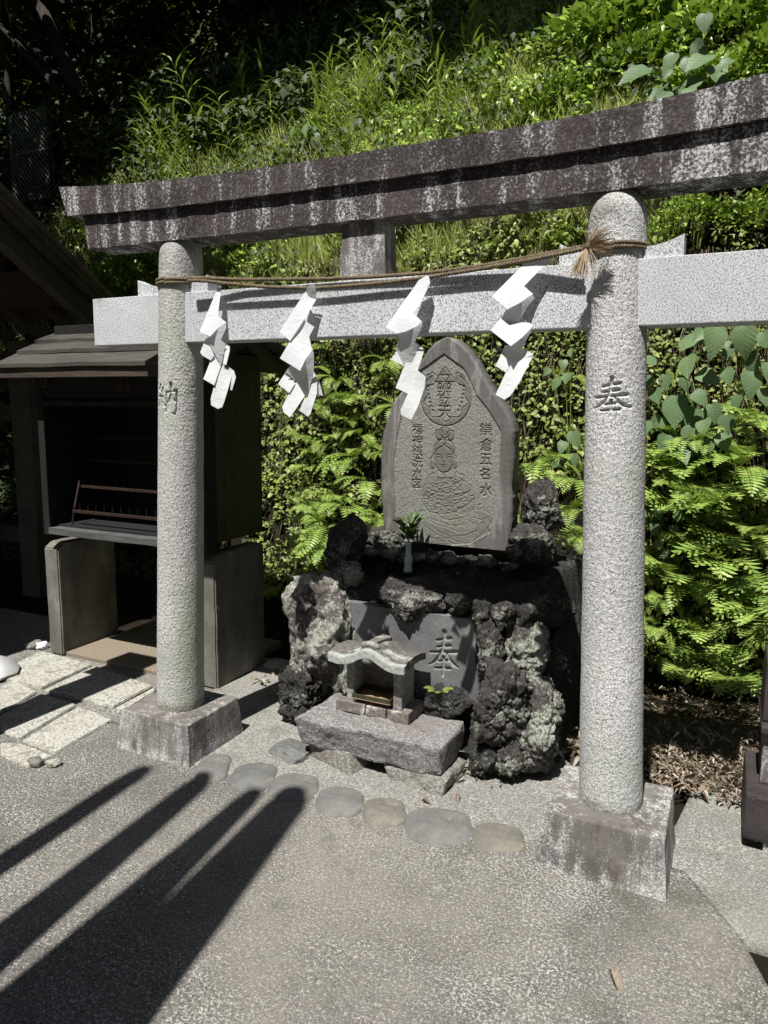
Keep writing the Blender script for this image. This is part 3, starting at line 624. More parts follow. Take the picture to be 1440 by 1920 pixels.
coils = [[(600, 1205), (560, 1215), (538, 1255), (560, 1300), (640, 1340), (740, 1320), (820, 1270), (850, 1245), (845, 1220), (800, 1212), (790, 1190), (760, 1240), (690, 1262), (620, 1240), (600, 1205)],
         [(538, 1290), (505, 1320), (505, 1370), (560, 1420), (680, 1432), (820, 1400), (905, 1350), (912, 1310), (880, 1290), (850, 1262), (820, 1320), (720, 1372), (610, 1370), (548, 1330)],
         [(505, 1385), (500, 1450), (540, 1520), (640, 1552), (780, 1530), (880, 1470), (935, 1420), (940, 1470), (930, 1520), (950, 1545)],
         [(690, 1340), (780, 1390), (850, 1400)], [(720, 1250), (780, 1290), (830, 1330)], [(560, 1440), (700, 1490), (840, 1440)], [(900, 1400), (930, 1390), (945, 1440)]]
for L in coils: g_(L, .0045, D*.7)
for k in range(520):        # scales
    a = random.uniform(0, 6.28); rr = math.sqrt(random.random()); cx, cy = 700+190*rr*math.cos(a)*(1 if math.sin(a) > -.2 else .7), 1385+165*rr*math.sin(a)
    if cy > 1235: g_(ell(cx, cy, 9, 8, 10, 170, 5), .0030, .0034)
for L in ([(500, 1560), (545, 1600), (620, 1640), (700, 1660), (800, 1700), (900, 1690)], [(560, 1590), (640, 1610), (760, 1650), (850, 1640)], [(570, 1640), (640, 1700), (740, 1740), (860, 1730), (960, 1690)],
          [(950, 1470), (1012, 1468), (1010, 1512), (1105, 1568), (1078, 1612), (1060, 1650), (1000, 1720), (920, 1790), (860, 1800), (770, 1770), (740, 1750), (620, 1760), (545, 1740)], [(960, 1515), (1010, 1512)], [(620, 1560), (720, 1600), (800, 1590), (900, 1560)],
          [(880, 1600), (960, 1640), (1020, 1620)], [(640, 1780), (700, 1770), (760, 1800)], [(520, 1650), (590, 1700), (680, 1745)], [(1060, 1570), (1000, 1600), (930, 1580)], [(780, 1755), (830, 1752)], [(1082, 1615), (1085, 1680), (1030, 1760)]): g_(L, .0036, D*.6)
ras.blur(1)
smooth_r = Ras(-.45, .72, .38, 1.92, .0016)
def fill(L, v=1.):
    w_, r = smooth_r.inside(sp(L)); smooth_r.H[w_] = np.where(r, v, smooth_r.H[w_])
fill(ell(697, 575, 214, 228)); fill([(697+(172+15*math.sin(a*9))*math.cos(a), 575+(180+15*math.sin(a*9))*math.sin(a)) for a in np.linspace(0, 6.28, 120)], 0.)
fill([(560, 300), (820, 300), (800, 440), (590, 440)], 0.); fill([(690, 305), (648, 374), (735, 374)]); fill([(648, 374), (600, 433), (690, 433)]); fill([(735, 374), (785, 433), (690, 433)]); fill(ell(555, 385, 42, 34)); fill(ell(822, 385, 42, 34))
for e in ((640, 880, 34, 42), (688, 862, 42, 46), (738, 885, 30, 42), (684, 1000, 84, 70), (682, 1095, 78, 102), (580, 1130, 20, 40), (777, 1130, 18, 40)): fill(ell(*e))
fill([(500, 1560), (545, 1600), (620, 1640), (700, 1660), (800, 1700), (900, 1690), (1000, 1600), (960, 1515), (1010, 1512), (1105, 1568), (1078, 1612), (1060, 1700), (1000, 1760), (920, 1800), (560, 1800), (520, 1700)], .55)
fill([(600, 1205), (545, 1220), (500, 1320), (498, 1450), (540, 1525), (640, 1555), (800, 1540), (940, 1500), (935, 1420), (912, 1310), (850, 1235), (800, 1205), (690, 1240)], .35)
smooth_r.blur(1)
def stele_h(X, Z):
    p = panel_r.sample(X, Z); c = ras.sample(X, Z); n = fbm(np.stack([X.ravel()*150, Z.ravel()*150, X.ravel()*0], 1), 2, 3).reshape(X.shape)
    sm = smooth_r.sample(X, Z); return p*.007+c+p*n*.0011*(1-sm)-sm*.002, np.clip(c/D, 0, 1), p, sm
stele = empty('carved_stele', (0, 0, 0), 0, 'tall pointed grey stele carved with characters, a roundel and a seated coiled figure', 'carved stone')
Lp = sp([(715, 50), (690, 56), (620, 95), (545, 165), (470, 280), (370, 440), (290, 560), (240, 610), (205, 740), (160, 880), (145, 960), (160, 1120), (145, 1320), (162, 1600), (190, 1720), (200, 1860)])
Rp = sp([(722, 50), (760, 60), (830, 110), (900, 180), (1000, 345), (1100, 520), (1210, 665), (1262, 760), (1285, 850), (1268, 960), (1275, 1080), (1262, 1300), (1258, 1620), (1245, 1730), (1230, 1860)])
slab_relief('stone_slab', YS, .12, Lp, Rp, stele_h, M['stele'], stele, 330, 460, s=2)

# dark slate set in the rockwork below it
YP = .47
ras2 = Ras(-.05, .3, .32, .62, .0012); q = AY(831, 1226, YP); q2 = AY(803, 1226, YP); q3 = AY(857, 1226, YP); zt, zb_ = AY(831, 1186, YP)[2], AY(831, 1266, YP)[2]
carve_brush(ras2, '奉', q[0], (zt+zb_)/2, (q3[0]-q2[0])*1.06, (zt-zb_)*1.04, .012, 1.45); ras2.blur(1)
def plq_h(X, Z):
    c = ras2.sample(X, Z); return c, np.clip(c/.012, 0, 1), X*0, X*0
plaque = empty('slate_tablet', (0, 0, 0), 0, 'dark smooth slate tablet carved with one large character, set in the lava rocks', 'stone tablet')
f_ = lambda u, v: (AY(u, v, YP)[0], AY(u, v, YP)[2])
slab_relief('tablet_face', YP, .05, [f_(655, 1130), f_(668, 1200), f_(690, 1330)], [f_(885, 1130), f_(889, 1172), f_(893, 1230), f_(898, 1330)], plq_h, M['slate'], plaque, 220, 220, edge=.008, s=6)

# ------------------------------------------------------------ rocks
_ico = {}
def ico(n):
    if n not in _ico:
        bm = bmesh.new(); bmesh.ops.create_icosphere(bm, subdivisions=n, radius=1); bm.verts.ensure_lookup_table()
        _ico[n] = (np.array([v.co[:] for v in bm.verts]), np.array([[v.index for v in f.verts] for f in bm.faces])); bm.free()
    return _ico[n]
def rock_mesh(size, p=2.6, amp=.16, lump=.14, freq=2.2, s=0, sub=5, rot=0., crack=0., tilt=0., fine=.012, facet=True):
    D, F = ico(sub); r = 1/(np.abs(D)**p).sum(1)**(1/p)
    rg = np.random.default_rng(int(s)+900); npl = 16          # broken faces: random cutting planes
    N_ = rg.normal(size=(npl, 3)); N_ /= np.linalg.norm(N_, axis=1)[:, None]; dk = rg.uniform(.74, 1.02, npl) if facet else np.full(npl, 9.)
    dt = D @ N_.T; cut_ = np.where(dt > .05, dk/np.maximum(dt, .05), 9.).min(1); r = np.minimum(r, cut_)
    P = D*r[:, None]; sz = np.array(size)/2; mean = sz.mean()
    W = P*sz                                               # true proportions, noise at true scale
    n = fbm(W/mean*freq*.55+s*3.7, 4, s)*amp*1.6
    c1, c2 = cells(W/mean*freq+s*1.9, s); n += (.45-c1)*lump*.5
    if crack: n -= crack*np.exp(-((c2-c1)/.05)**2)
    c3, c4 = cells(W/mean*freq*3.1+s, s+7); n += (.45-c3)*lump*.38+np.abs(fbm(W/mean*freq*1.3+s*2.3, 4, s+11))*-amp*.9
    n += (fbm(W*48+s, 4, s+3, .6)-np.clip(fbm(W*30+s*3, 3, s+6)-.12, 0, 1)*2.0)*fine/mean
    W = W+D*(n*mean)[:, None]
    ca, sa = math.cos(rot), math.sin(rot); W = W @ np.array([[ca, sa, 0], [-sa, ca, 0], [0, 0, 1]])
    if tilt:
        ca, sa = math.cos(tilt), math.sin(tilt); W = W @ np.array([[ca, 0, sa], [0, 1, 0], [-sa, 0, ca]])
    return np_mesh('rock', W, F, True)
def rock_px(name, box, y, depth, mat, label, cat='rock', group='lava rocks piled round the carved stones', base=None, **k):
    u0, v0, u1, v1 = box; yc = y+depth/2
    uc, vc = (u0+u1)/2, (v0+v1)/2
    c = AY(uc, vc, yc); l = AY(u0, vc, yc); r = AY(u1, vc, yc); t = AY(uc, v0, yc); b = AY(uc, v1, yc-depth*.3)
    # silhouette width covers the depth too, seen obliquely (camera looks some 26 degrees to the left)
    wx = max(.03, (r[0]-l[0])-depth*.25); hz = max(.03, (t[2]-b[2])); zc = (t[2]+b[2])/2
    o = put(name, rock_mesh((wx*1.10, depth*1.08, hz*1.10), **k), mat, None, (c[0], yc, zc))
    return tag(o, label, cat, group)
R_ = M
rock_px('lava_rock', (540, 1070, 680, 1335), .40, .30, R_['lava_pink'], 'tall pale pinkish lava rock with lichen, left of the slate tablet', p=3.2, s=3, sub=6, freq=2.6, amp=.16, lump=.2)
rock_px('lava_rock', (615, 968, 682, 1100), .70, .16, R_['lava_brown'], 'dark upright lava rock on the upper left of the pile, left of the vase', p=4, s=9, lump=.12)
rock_px('lava_rock', (630, 1055, 690, 1110), .56, .14, R_['lava_lichen'], 'small pale lava lump below the upright rock on the left', s=12, sub=4, lump=.2)
rock_px('lava_rock', (514, 1252, 618, 1372), .34, .24, R_['lava_dark'], 'rounded purplish black lava rock at the lower left foot of the pile', s=15, sub=6, lump=.26, freq=3, crack=.06)
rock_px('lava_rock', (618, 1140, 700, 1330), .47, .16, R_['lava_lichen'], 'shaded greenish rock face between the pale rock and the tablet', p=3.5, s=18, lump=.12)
rock_px('lava_rock', (698, 1086, 838, 1160), .43, .16, R_['lava_brown'], 'long brown lava rock lying across the top of the slate tablet', p=3.2, s=21, sub=6, lump=.12, freq=2.6)
rock_px('lava_rock', (832, 1108, 905, 1165), .47, .16, R_['lava_dark'], 'dark lava lump to the right of the long rock over the tablet', s=24, lump=.2)
rock_px('lava_rock', (876, 1128, 925, 1178), .42, .1, R_['lava_dark'], 'knobbly dark little lava rock above the tablet corner', s=27, sub=4, lump=.25)
rock_px('lava_rock', (918, 1128, 968, 1166), .40, .1, R_['lava_brown'], 'smooth round brown stone wedged high on the right of the pile', s=30, sub=4, lump=.06, amp=.08)
rock_px('lava_rock', (886, 1158, 950, 1280), .36, .16, R_['lava_brown'], 'upright brown lava rock just right of the tablet', p=2.8, s=33, sub=6, lump=.2, crack=.05)
rock_px('lava_rock', (930, 1165, 1035, 1305), .43, .22, R_['lava_lichen'], 'lava rock thick with pale green lichen on the right of the tablet', p=2.8, s=36, sub=6, lump=.2)
rock_px('lava_rock', (876, 1250, 1010, 1428), .24, .28, R_['lava_brown'], 'big brown lava boulder with black cracks, right of the stone bench', p=3.6, s=39, sub=6, lump=.17, freq=2.6, crack=.16)
rock_px('lava_rock', (965, 1280, 1072, 1455), .30, .30, R_['lava_lichen'], 'lichen-spotted boulder at the right foot of the pile by the pillar', p=3, s=42, sub=6, lump=.18, crack=.08)
rock_px('lava_rock', (876, 1385, 945, 1462), .24, .12, R_['lava_dark'], 'small crumbly dark lava rock on the ground right of the bench', s=45, lump=.28, freq=3)
rock_px('lava_rock', (925, 1400, 985, 1462), .24, .12, R_['lava_brown'], 'small knobbly brown lava rock at the foot of the cracked boulder', s=48, lump=.26, freq=3)
rock_px('lava_rock', (975, 908, 1062, 1005), .98, .16, R_['lava_brown'], 'blocky black lava rock with a bright top, right of the carved stele', p=5, s=51, sub=6, lump=.12)
rock_px('lava_rock', (950, 985, 1050, 1060), .84, .2, R_['lava_brown'], 'brown rubble rock at the right foot of the carved stele', p=3, s=54, lump=.18, freq=3)
rock_px('lava_rock', (795, 1288, 890, 1352), .36, .16, R_['lava_dark'], 'dark lava rock under the right side of the slate tablet', p=3, s=57, lump=.2)
rock_px('lava_rock', (640, 1260, 665, 1320), .40, .06, R_['lava_lichen'], 'thin pale green rock edge behind the little shrine', s=60, sub=4)
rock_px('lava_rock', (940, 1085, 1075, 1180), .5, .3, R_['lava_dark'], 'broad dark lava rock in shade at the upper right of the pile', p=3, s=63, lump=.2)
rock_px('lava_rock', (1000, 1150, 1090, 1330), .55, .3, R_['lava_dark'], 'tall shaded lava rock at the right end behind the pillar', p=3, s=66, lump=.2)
rock_px('lava_rock', (690, 985, 760, 1035), .9, .16, R_['lava_brown'], 'low brown rubble rock at the left foot of the carved stele', p=3, s=69, lump=.2)
# the core of the pile: one rough mound with a flat ledge
nx, ny = 150, 110; gx = np.linspace(-.78, .78, nx); gy = np.linspace(.42, 1.75, ny); X, Y = np.meshgrid(gx, gy)
def sstep(a, b, v): t = np.clip((v-a)/(b-a), 0, 1); return t*t*(3-2*t)
nzz = fbm(np.stack([X.ravel()*3, Y.ravel()*3, X.ravel()*0], 1), 4, 5).reshape(X.shape)
ledge = .70+.105*sstep(.84, .94, Y)
H = ledge*sstep(.46, .56, Y+nzz*.06)*sstep(-.74, -.56, X+nzz*.10)*sstep(.66, .52, X+nzz*.1)*sstep(1.75, 1.45, Y)
c1, c2 = cells(np.stack([X.ravel()*9, Y.ravel()*9, H.ravel()*9], 1), 4); H = H+((.5-c1).reshape(X.shape)*.045+nzz*.05)*np.clip(H*6, 0, 1)-.02
H += fbm(np.stack([X.ravel()*45, Y.ravel()*45, X.ravel()*0], 1), 3, 8).reshape(X.shape)*.010
I = np.arange(nx*ny).reshape(ny, nx); F = np.stack([I[:-1, :-1], I[:-1, 1:], I[1:, 1:], I[1:, :-1]], -1).reshape(-1, 4)
o = put('rock_mound', np_mesh('rock_mound', np.stack([X, Y, H], -1).reshape(-1, 3), F, True), M['lava_dark']); tag(o, 'black lava mound whose flat ledge carries the stele and the vase', 'rock mound')

random.seed(77)
for k in range(16):
    xx = -.44+.052*k+random.uniform(-.015, .015); sz = random.uniform(.045, .085)
    o = put('rubble_stone', rock_mesh((sz*1.3, sz, sz*.8), p=3, amp=.2, lump=.12, s=200+k, sub=4), M['lava_brown' if k % 3 else 'lava_lichen'], None, (xx, .905+random.uniform(-.03, .02), .775+random.uniform(-.015, .01)))
    tag(o, 'small lava rubble stone along the foot of the carved stele, '+('at its left corner' if k < 3 else 'left of the vase' if k < 6 else 'behind the vase' if k < 9 else 'right of the vase' if k < 13 else 'at its right corner'), 'rubble stone', 'lava rubble along the foot of the stele')

# flower vase with cut leaves
vx = AZ(765, 1070, .712); vz = .706
t = empty('flower_vase', (vx[0], vx[1], vz), 0, 'pale blue ribbed porcelain vase holding cut green leaves on the ledge', 'vase')
vs_ = .0245; hv = AY(765, 1016, vx[1])[2]-vz
prof = [(.9, 0), (.97, .015), (.95, .10), (.80, .16), (.74, .24), (.86, .33), (.88, .44), (.70, .50), (.56, .54), (.58, .74), (.60, .95), (.64, 1.0), (.55, 1.0), (.5, .9)]
m = MB(); m.lathe([(r*vs_, z*hv) for r, z in prof], 40); m.build('vase_body', M['porcelain'], t, True)
def leaf_tmpl(k=.32, droop=.12, fold=.10):
    V = np.array([(0, 0, 0), (-k*.8, .25, fold), (0, .28, 0), (k*.8, .25, fold), (-k, .52, fold*.8-droop*.3), (0, .55, -droop*.3), (k, .52, fold*.8-droop*.3), (-k*.5, .8, -droop*.6), (0, .8, -droop*.75), (k*.5, .8, -droop*.6), (0, 1, -droop*1.3)], float)
    F = np.array([(0, 2, 1), (0, 3, 2), (1, 2, 5), (1, 5, 4), (2, 3, 6), (2, 6, 5), (4, 5, 8), (4, 8, 7), (5, 6, 9), (5, 9, 8), (7, 8, 10), (8, 9, 10)])
    return V, F
def leaf4(k=.3, droop=.15, fold=.1):
    V = np.array([(0, 0, 0), (-k, .42, fold), (0, .45, 0), (k, .42, fold), (0, 1, -droop)], float); F = np.array([(0, 2, 1), (0, 3, 2), (1, 2, 4), (2, 3, 4)]); return V, F
def batch(tm, P, DY, NZ, sc_, wid=None):
    V, F = tm; P = np.asarray(P, float); n = len(P); DY = np.asarray(DY, float); DY = DY/np.linalg.norm(DY, axis=1)[:, None]
    X = np.cross(DY, NZ); X /= np.linalg.norm(X, axis=1)[:, None]+1e-9; Z = np.cross(X, DY); sc_ = np.broadcast_to(sc_, n); wid = np.broadcast_to(1 if wid is None else wid, n)
    W = P[:, None]+(V[None, :, 0, None]*(X*wid[:, None])[:, None]+V[None, :, 1, None]*DY[:, None]+V[None, :, 2, None]*Z[:, None])*sc_[:, None, None]
    return W.reshape(-1, 3), (F[None]+np.arange(n)[:, None, None]*len(V)).reshape(-1, F.shape[1])
def rnd(n, a, b): return RNG.uniform(a, b, n)
n = 95; a = rnd(n, 0, 6.28); hh = rnd(n, .0, .115)**1; spread = .012+hh*.26+rnd(n, 0, .008)
P = np.stack([spread*np.cos(a), spread*np.sin(a), hv+.0+hh], 1); DY = np.stack([np.cos(a)*.75, np.sin(a)*.75, rnd(n, .35, 1.6)], 1)
V, F = batch(leaf_tmpl(.2, .1, .08), P, DY, np.stack([-np.cos(a)*.3, -np.sin(a)*.3, a*0+1], 1)+rnd((n, 3), -.4, .4), rnd(n, .036, .064)); put('leaves', np_mesh('leaves', V, F), M['cut_leaf'], t)
m = MB()
for k in range(7): q = k*.9; m.tube([(0, 0, hv*.8), (.006*math.cos(q), .006*math.sin(q), hv+.02), (.022*math.cos(q), .022*math.sin(q), hv+.085)], .0014, 5)
m.build('stems', M['cut_leaf'], t)
pv = AZ(790, 1035, .72)
t = empty('dark_leaf_tuft', (pv[0], pv[1], .71), 0, 'small tuft of dark pointed leaves just right of the vase', 'plant')
n = 7; a = rnd(n, -1, 1); V, F = batch(leaf_tmpl(.16, .05, .1), np.stack([a*.012, a*0, a*0], 1), np.stack([a*.35, a*0, a*0+1], 1), np.stack([a*0, a*0-1, a*0+.2], 1), rnd(n, .05, .085)); put('leaves', np_mesh('leaves', V, F), M['dark_leaf'], t)

# ------------------------------------------------------------ stone bench and little shrine
def blk(name, vs, mat, parent=None, bev=.012, amp=.01, freq=9, cuts=5, s=0):
    m = MB(); m.hexa(vs, bev); return roughen(m.build(name, mat, parent, False), amp, freq, cuts, s)
b = empty('stone_bench', (0, 0, 0), 0, 'thick rough grey stone slab resting on two boulders before the rocks', 'stone slab')
o = blk('slab', [(-.372, .100, .066), (.285, .105, .058), (.29, .37, .07), (-.35, .39, .085), (-.392, .070, .196), (.285, .085, .188), (.29, .37, .188), (-.35, .40, .190)], M['schist'], b, .012, .013, 13, 6, 3)
def placed_rock(name, c, size, mat, parent=None, **k): return put(name, rock_mesh(size, **k), mat, parent, c)
blk('support_boulder', [(-.350, .135, -.01), (-.085, .035, -.01), (-.05, .30, -.01), (-.34, .33, -.01), (-.365, .150, .078), (-.120, .085, .080), (-.07, .29, .078), (-.34, .32, .080)], M['schist_green'], b, .016, .014, 11, 6, 61)
blk('support_boulder', [(.085, .085, -.01), (.300, .055, -.01), (.325, .30, -.01), (.06, .30, -.01), (.005, .125, .066), (.315, .075, .060), (.325, .31, .066), (.02, .33, .066)], M['schist_green'], b, .018, .016, 11, 6, 67)
o = placed_rock('flat_stone', (-.42, .12, .008), (.2, .2, .05), M['cobble_blue'], None, p=3, amp=.08, lump=.05, s=79); tag(o, 'flat blue-grey stone half under the left end of the bench', 'stone')
h = empty('small_stone_shrine', (-.265, .225, .193), 0, 'small roofed stone shrine with a curved gable and a wooden tray inside', 'shrine')
BT = .048
for i, (x0, x1, dz) in enumerate(((0, .145, 0), (.149, .247, -.002), (.251, .355, 0))):
    blk('base_stone', [(x0, 0, 0), (x1, 0, 0), (x1, .17, 0), (x0, .17, 0), (x0, .002, BT+dz), (x1, .002, BT+dz), (x1, .17, BT+dz), (x0, .17, BT+dz)], M['shrine_stone_brown'], h, .004, .003, 25, 4, 80+i)
for x0, x1 in ((.045, .078), (.272, .312)):
    blk('side_wall', [(x0, .022, BT), (x1, .022, BT), (x1, .155, BT), (x0, .155, BT), (x0, .022, .245), (x1, .022, .245), (x1, .155, .245), (x0, .155, .245)], M['shrine_stone'], h, .003, .002, 25, 4, 84)
blk('back_wall', [(.078, .13, BT), (.272, .13, BT), (.272, .155, BT), (.078, .155, BT), (.078, .13, .25), (.272, .13, .25), (.272, .155, .25), (.078, .155, .25)], M['shrine_stone_brown'], h, .002, .002, 25, 4, 88)
# wavy roof: outline in x,z swept back, top falls away behind
def roofz(x): k = (x-.178)/.185; return .262+.052*math.exp(-(k/.42)**2)+.012*(abs(k)**3.2)
n = 41; xs = np.linspace(-.012, .352, n)
def wavy(name, secs, mat, s_):
    V = []; Fq = []; R2 = 2*n; ns = len(secs)
    for y, dz, th, cr in secs:
        f_c = lambda x: cr*math.exp(-(((x-.178)/.185)/.38)**2)
        for x in xs: V.append((x, y, roofz(x)+dz+f_c(x)))
        for x in xs[::-1]: V.append((x, y, roofz(x)+dz-th))
    for j in range(ns-1):
        for i in range(R2): a_, b_ = j*R2+i, j*R2+(i+1) % R2; Fq.append((a_, b_, b_+R2, a_+R2))
    for i in range(n-1): Fq.append((i, R2-1-i, R2-2-i, i+1)); k = (ns-1)*R2; Fq.append((k+i, k+i+1, k+R2-2-i, k+R2-1-i))
    m = MB(); m.poly(V, Fq); o = m.build(name, M[mat], h); return roughen(o, .0026, 26, 2, s_)
lip = wavy('roof_lip', ((-.048, -.006, .028, 0), (-.046, 0, .034, 0), (-.022, .003, .036, 0)), 'lip_stone', 90)
o = wavy('roof', ((-.0215, .002, .034, .006), (-.017, .010, .036, .014), (.05, .012, .036, .016), (.13, .006, .034, .014), (.185, -.010, .030, 0), (.19, -.016, .024, 0)), 'roof_stone', 93)
m = MB(); m.tube([(.135+i*.0085, -.012, roofz(.135+i*.0085)+.020) for i in range(11)], [.006]+[.013]*9+[.006], 10); m.build('ridge_roll', M['shrine_stone'], o, True)
m = MB(); m.bar((.19, .0, .338), (.205, .12, .330), .03, .014, .003); m.build('ridge_stone', M['shrine_stone_brown'], o)
m = MB(); m.poly([(.196, -.0475, .305), (.201, -.0475, .30), (.228, -.0478, .26), (.224, -.0478, .263), ], [(0, 1, 2, 3)])
m.bm.free()
m = MB(); m.bm.free(); m = MB(); bmesh.ops.create_uvsphere(m.bm, u_segments=20, v_segments=12, radius=.022); o = m.build('hanging_ornament', M['shrine_stone'], h, True, (.172, -.030, .268)); o.scale = (1.2, .8, .85)
# wooden tray inside
tr = MB(); tr.box(.082, .0, BT+.022, .268, .12, BT+.026); to = tr.build('tray', M['wood_tray'], h)
for a_, b_ in (((.082, .0), (.268, .006)), ((.082, .114), (.268, .12)), ((.082, .006), (.088, .114)), ((.262, .006), (.268, .114))):
    m = MB(); m.box(a_[0], a_[1], BT+.0265, b_[0], b_[1], BT+.044, .001); m.build('tray_side', M['wood_green'], to)
m = MB(); m.box(.095, .04, BT, .255, .1, BT+.021); m.build('tray_block', M['shrine_stone_brown'], h)

# river cobbles set in the mortar edge
CB = [(400, 1437, 62, 54, 'cobble_mauve', 'small grey-mauve cobble beside the left plinth'), (475, 1450, 86, 52, 'cobble_blue', 'blue-grey cobble with a shadow across it, second from the left plinth'),
      (552, 1472, 92, 52, 'cobble_mauve', 'broad mauve cobble, third from the left plinth'), (637, 1499, 88, 58, 'cobble_mauve', 'smooth mauve-grey cobble in front of the left support boulder'), (722, 1518, 80, 56, 'cobble_ochre', 'rounded cobble with an ochre spot'),
      (823, 1545, 124, 72, 'cobble_mauve', 'largest cobble of the row, below the right end of the bench'), (935, 1568, 100, 58, 'cobble_ochre', 'flat worn cobble at the right end of the row')]
for i, (u, v, wp, hp, mt, lb) in enumerate(CB):
    c = AZ(u, v, .01); l = AZ(u-wp/2, v, .01); r = AZ(u+wp/2, v, .01); t_ = AZ(u, v-hp/2, .01); b_ = AZ(u, v+hp/2, .01)
    sx = math.hypot(*(r-l)[:2]); sy = math.hypot(*(t_-b_)[:2])*.92
    o = put('cobble', rock_mesh((sx*1.05, sy*1.04, .060), p=2.9, amp=.07, lump=.05, freq=1.5, facet=False, s=100+i, sub=5, rot=YAW, fine=.0015), M[mt], None, (c[0], c[1], -.010)); tag(o, lb, 'cobble', 'river cobbles set along the mortar edge')

# ------------------------------------------------------------ ground
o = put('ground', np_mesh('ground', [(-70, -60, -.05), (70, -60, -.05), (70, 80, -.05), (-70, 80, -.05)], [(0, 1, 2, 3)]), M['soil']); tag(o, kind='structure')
def sheet(name, x0, y0, x1, y1, z, mat, poly=None, step=.03, amp=.004, s=0, skirt=.05):
    nx = int((x1-x0)/step)+1; ny = int((y1-y0)/step)+1; X, Y = np.meshgrid(np.linspace(x0, x1, nx), np.linspace(y0, y1, ny))
    P = np.stack([X.ravel(), Y.ravel(), X.ravel()*0], 1); Z = z+(fbm(P*2.2, 3, s)*amp+fbm(P*14, 2, s+2)*amp*.25).reshape(X.shape)
    I = np.arange(nx*ny).reshape(ny, nx); F = np.stack([I[:-1, :-1], I[:-1, 1:], I[1:, 1:], I[1:, :-1]], -1).reshape(-1, 4)
    o = put(name, np_mesh(name, np.stack([X, Y, Z], -1).reshape(-1, 3), F, True), mat)
    if poly:
        bm = bmesh.new(); bm.from_mesh(o.data); pv = [Vector((a, b, 0)) for a, b in poly]; n = len(pv)
        for i in range(n):          # clip against each edge of a convex polygon
            a, b = pv[i], pv[(i+1) % n]; d = b-a; nn = Vector((d.y, -d.x, 0))
            bmesh.ops.bisect_plane(bm, geom=bm.verts[:]+bm.edges[:]+bm.faces[:], plane_co=a, plane_no=nn, clear_outer=True)
        r = bmesh.ops.extrude_edge_only(bm, edges=[e for e in bm.edges if e.is_boundary])
        for g_ in r['geom']:
            if isinstance(g_, bmesh.types.BMVert): g_.co.z -= skirt
        bm.to_mesh(o.data); bm.free()
    return tag(o, kind='structure')
xy = lambda u, v, z=0: tuple(AZ(u, v, z)[:2])
sheet('paving', -6, -6, 3.6, .0, .0, M['aggregate_concrete'], [(-6, -6), (3.52, -6), (1.37, -.263), (1.20, -.0), (-6, -.0)], s=1)
sheet('side_paving', 1.12, -.24, 3.5, .78, -.004, M['mortar_pale'], [(1.13, -.24), (3.5, -.24), (3.5, .70), (1.36, .64), (1.20, .60), (1.14, .2)], s=4)
sheet('mortar_apron', -1.2, -.17, 1.22, 1.0, .004, M['mortar_pale'], [(-1.2, -.02), (-.75, -.16), (.72, -.15), (.80, .05), (1.15, .42), (1.15, .50), (.62, .66), (.3, 1.0), (-1.2, 1.0)], s=6)
sheet('rear_paving', -6.2, -.02, -1.02, 1.1, -.003, M['aggregate_concrete'], None, s=9)
for (c_, lb, mt) in (([(80, 1297), (213, 1329), (288, 1288), (178, 1250)], 'pale granite paving slab', 0), ([(40, 1392), (104, 1416), (212, 1353), (150, 1325)], '', 0), ([(0, 1372), (36, 1390), (146, 1323), (76, 1302), (0, 1345)], '', 0),
                     ([(0, 1341), (70, 1300), (28, 1277), (0, 1290)], '', 0), ([(78, 1293), (175, 1248), (75, 1222), (0, 1262), (0, 1275)], '', 0), ([(0, 1396), (36, 1396), (100, 1420), (78, 1430), (55, 1442), (0, 1418)], '', 0), ([(216, 1330), (222, 1340), (290, 1300), (296, 1288)], '', 0)):
    m = MB(); P = [xy(*q) for q in c_]; cx = sum(p[0] for p in P)/len(P); cy = sum(p[1] for p in P)/len(P); P = [(cx+(p[0]-cx)*.985, cy+(p[1]-cy)*.985) for p in P]
    n = len(P); m.poly([(a, b, -.03) for a, b in P]+[(a, b, .010) for a, b in P], [tuple(range(n, 2*n))]+[(i, (i+1) % n, (i+1) % n+n, i+n) for i in range(n)])
    bmesh.ops.bevel(m.bm, geom=[e for e in m.bm.edges], offset=.005, segments=2, affect='EDGES')
    o = roughen(m.build('paving_slab', M['paving_granite']), .003, 10, 4, int(cx*100) % 50); o.parent = bpy.data.objects['rear_paving']
for u0, v0, u1, v1, mt, lb in ((50, 1412, 84, 1440, 'cobble_ochre', 'small sunlit yellow stone on the paving at the left'), (86, 1416, 116, 1440, 'paving_granite', 'small pale broken stone beside the yellow one'), (45, 1192, 84, 1222, 'schist_green', 'rough brown rubble stone left of the concrete leg'), (60, 1196, 90, 1222, 'mottled_white', 'lump of white limestone against the concrete leg')):
    c = AZ((u0+u1)/2, (v0+v1)/2+4, .01); w_ = np.linalg.norm(AZ(u1, v1)-AZ(u0, v1)); o = put('loose_stone', rock_mesh((w_, w_*.8, w_*.55), p=3, amp=.14, lump=.14, s=u0, sub=4, fine=.004), M[mt], None, (c[0], c[1], .015)); tag(o, lb, 'stone')
# white patch raised slightly off the paving at the left edge
m = MB(); P = [xy(*q) for q in ((-40, 1238), (0, 1237), (22, 1244), (36, 1256), (32, 1268), (14, 1274), (0, 1281), (-50, 1290))]; n = len(P)
m.poly([(a, b, .014) for a, b in P]+[((a*.97-.06), b, .030) for a, b in P], [tuple(range(n, 2*n))]+[(i, (i+1) % n, (i+1) % n+n, i+n) for i in range(n)]); o = m.build('white_patch', M['mottled_white'], None, True); tag(o, 'bright white patch on the paving at the left edge', 'white spill')
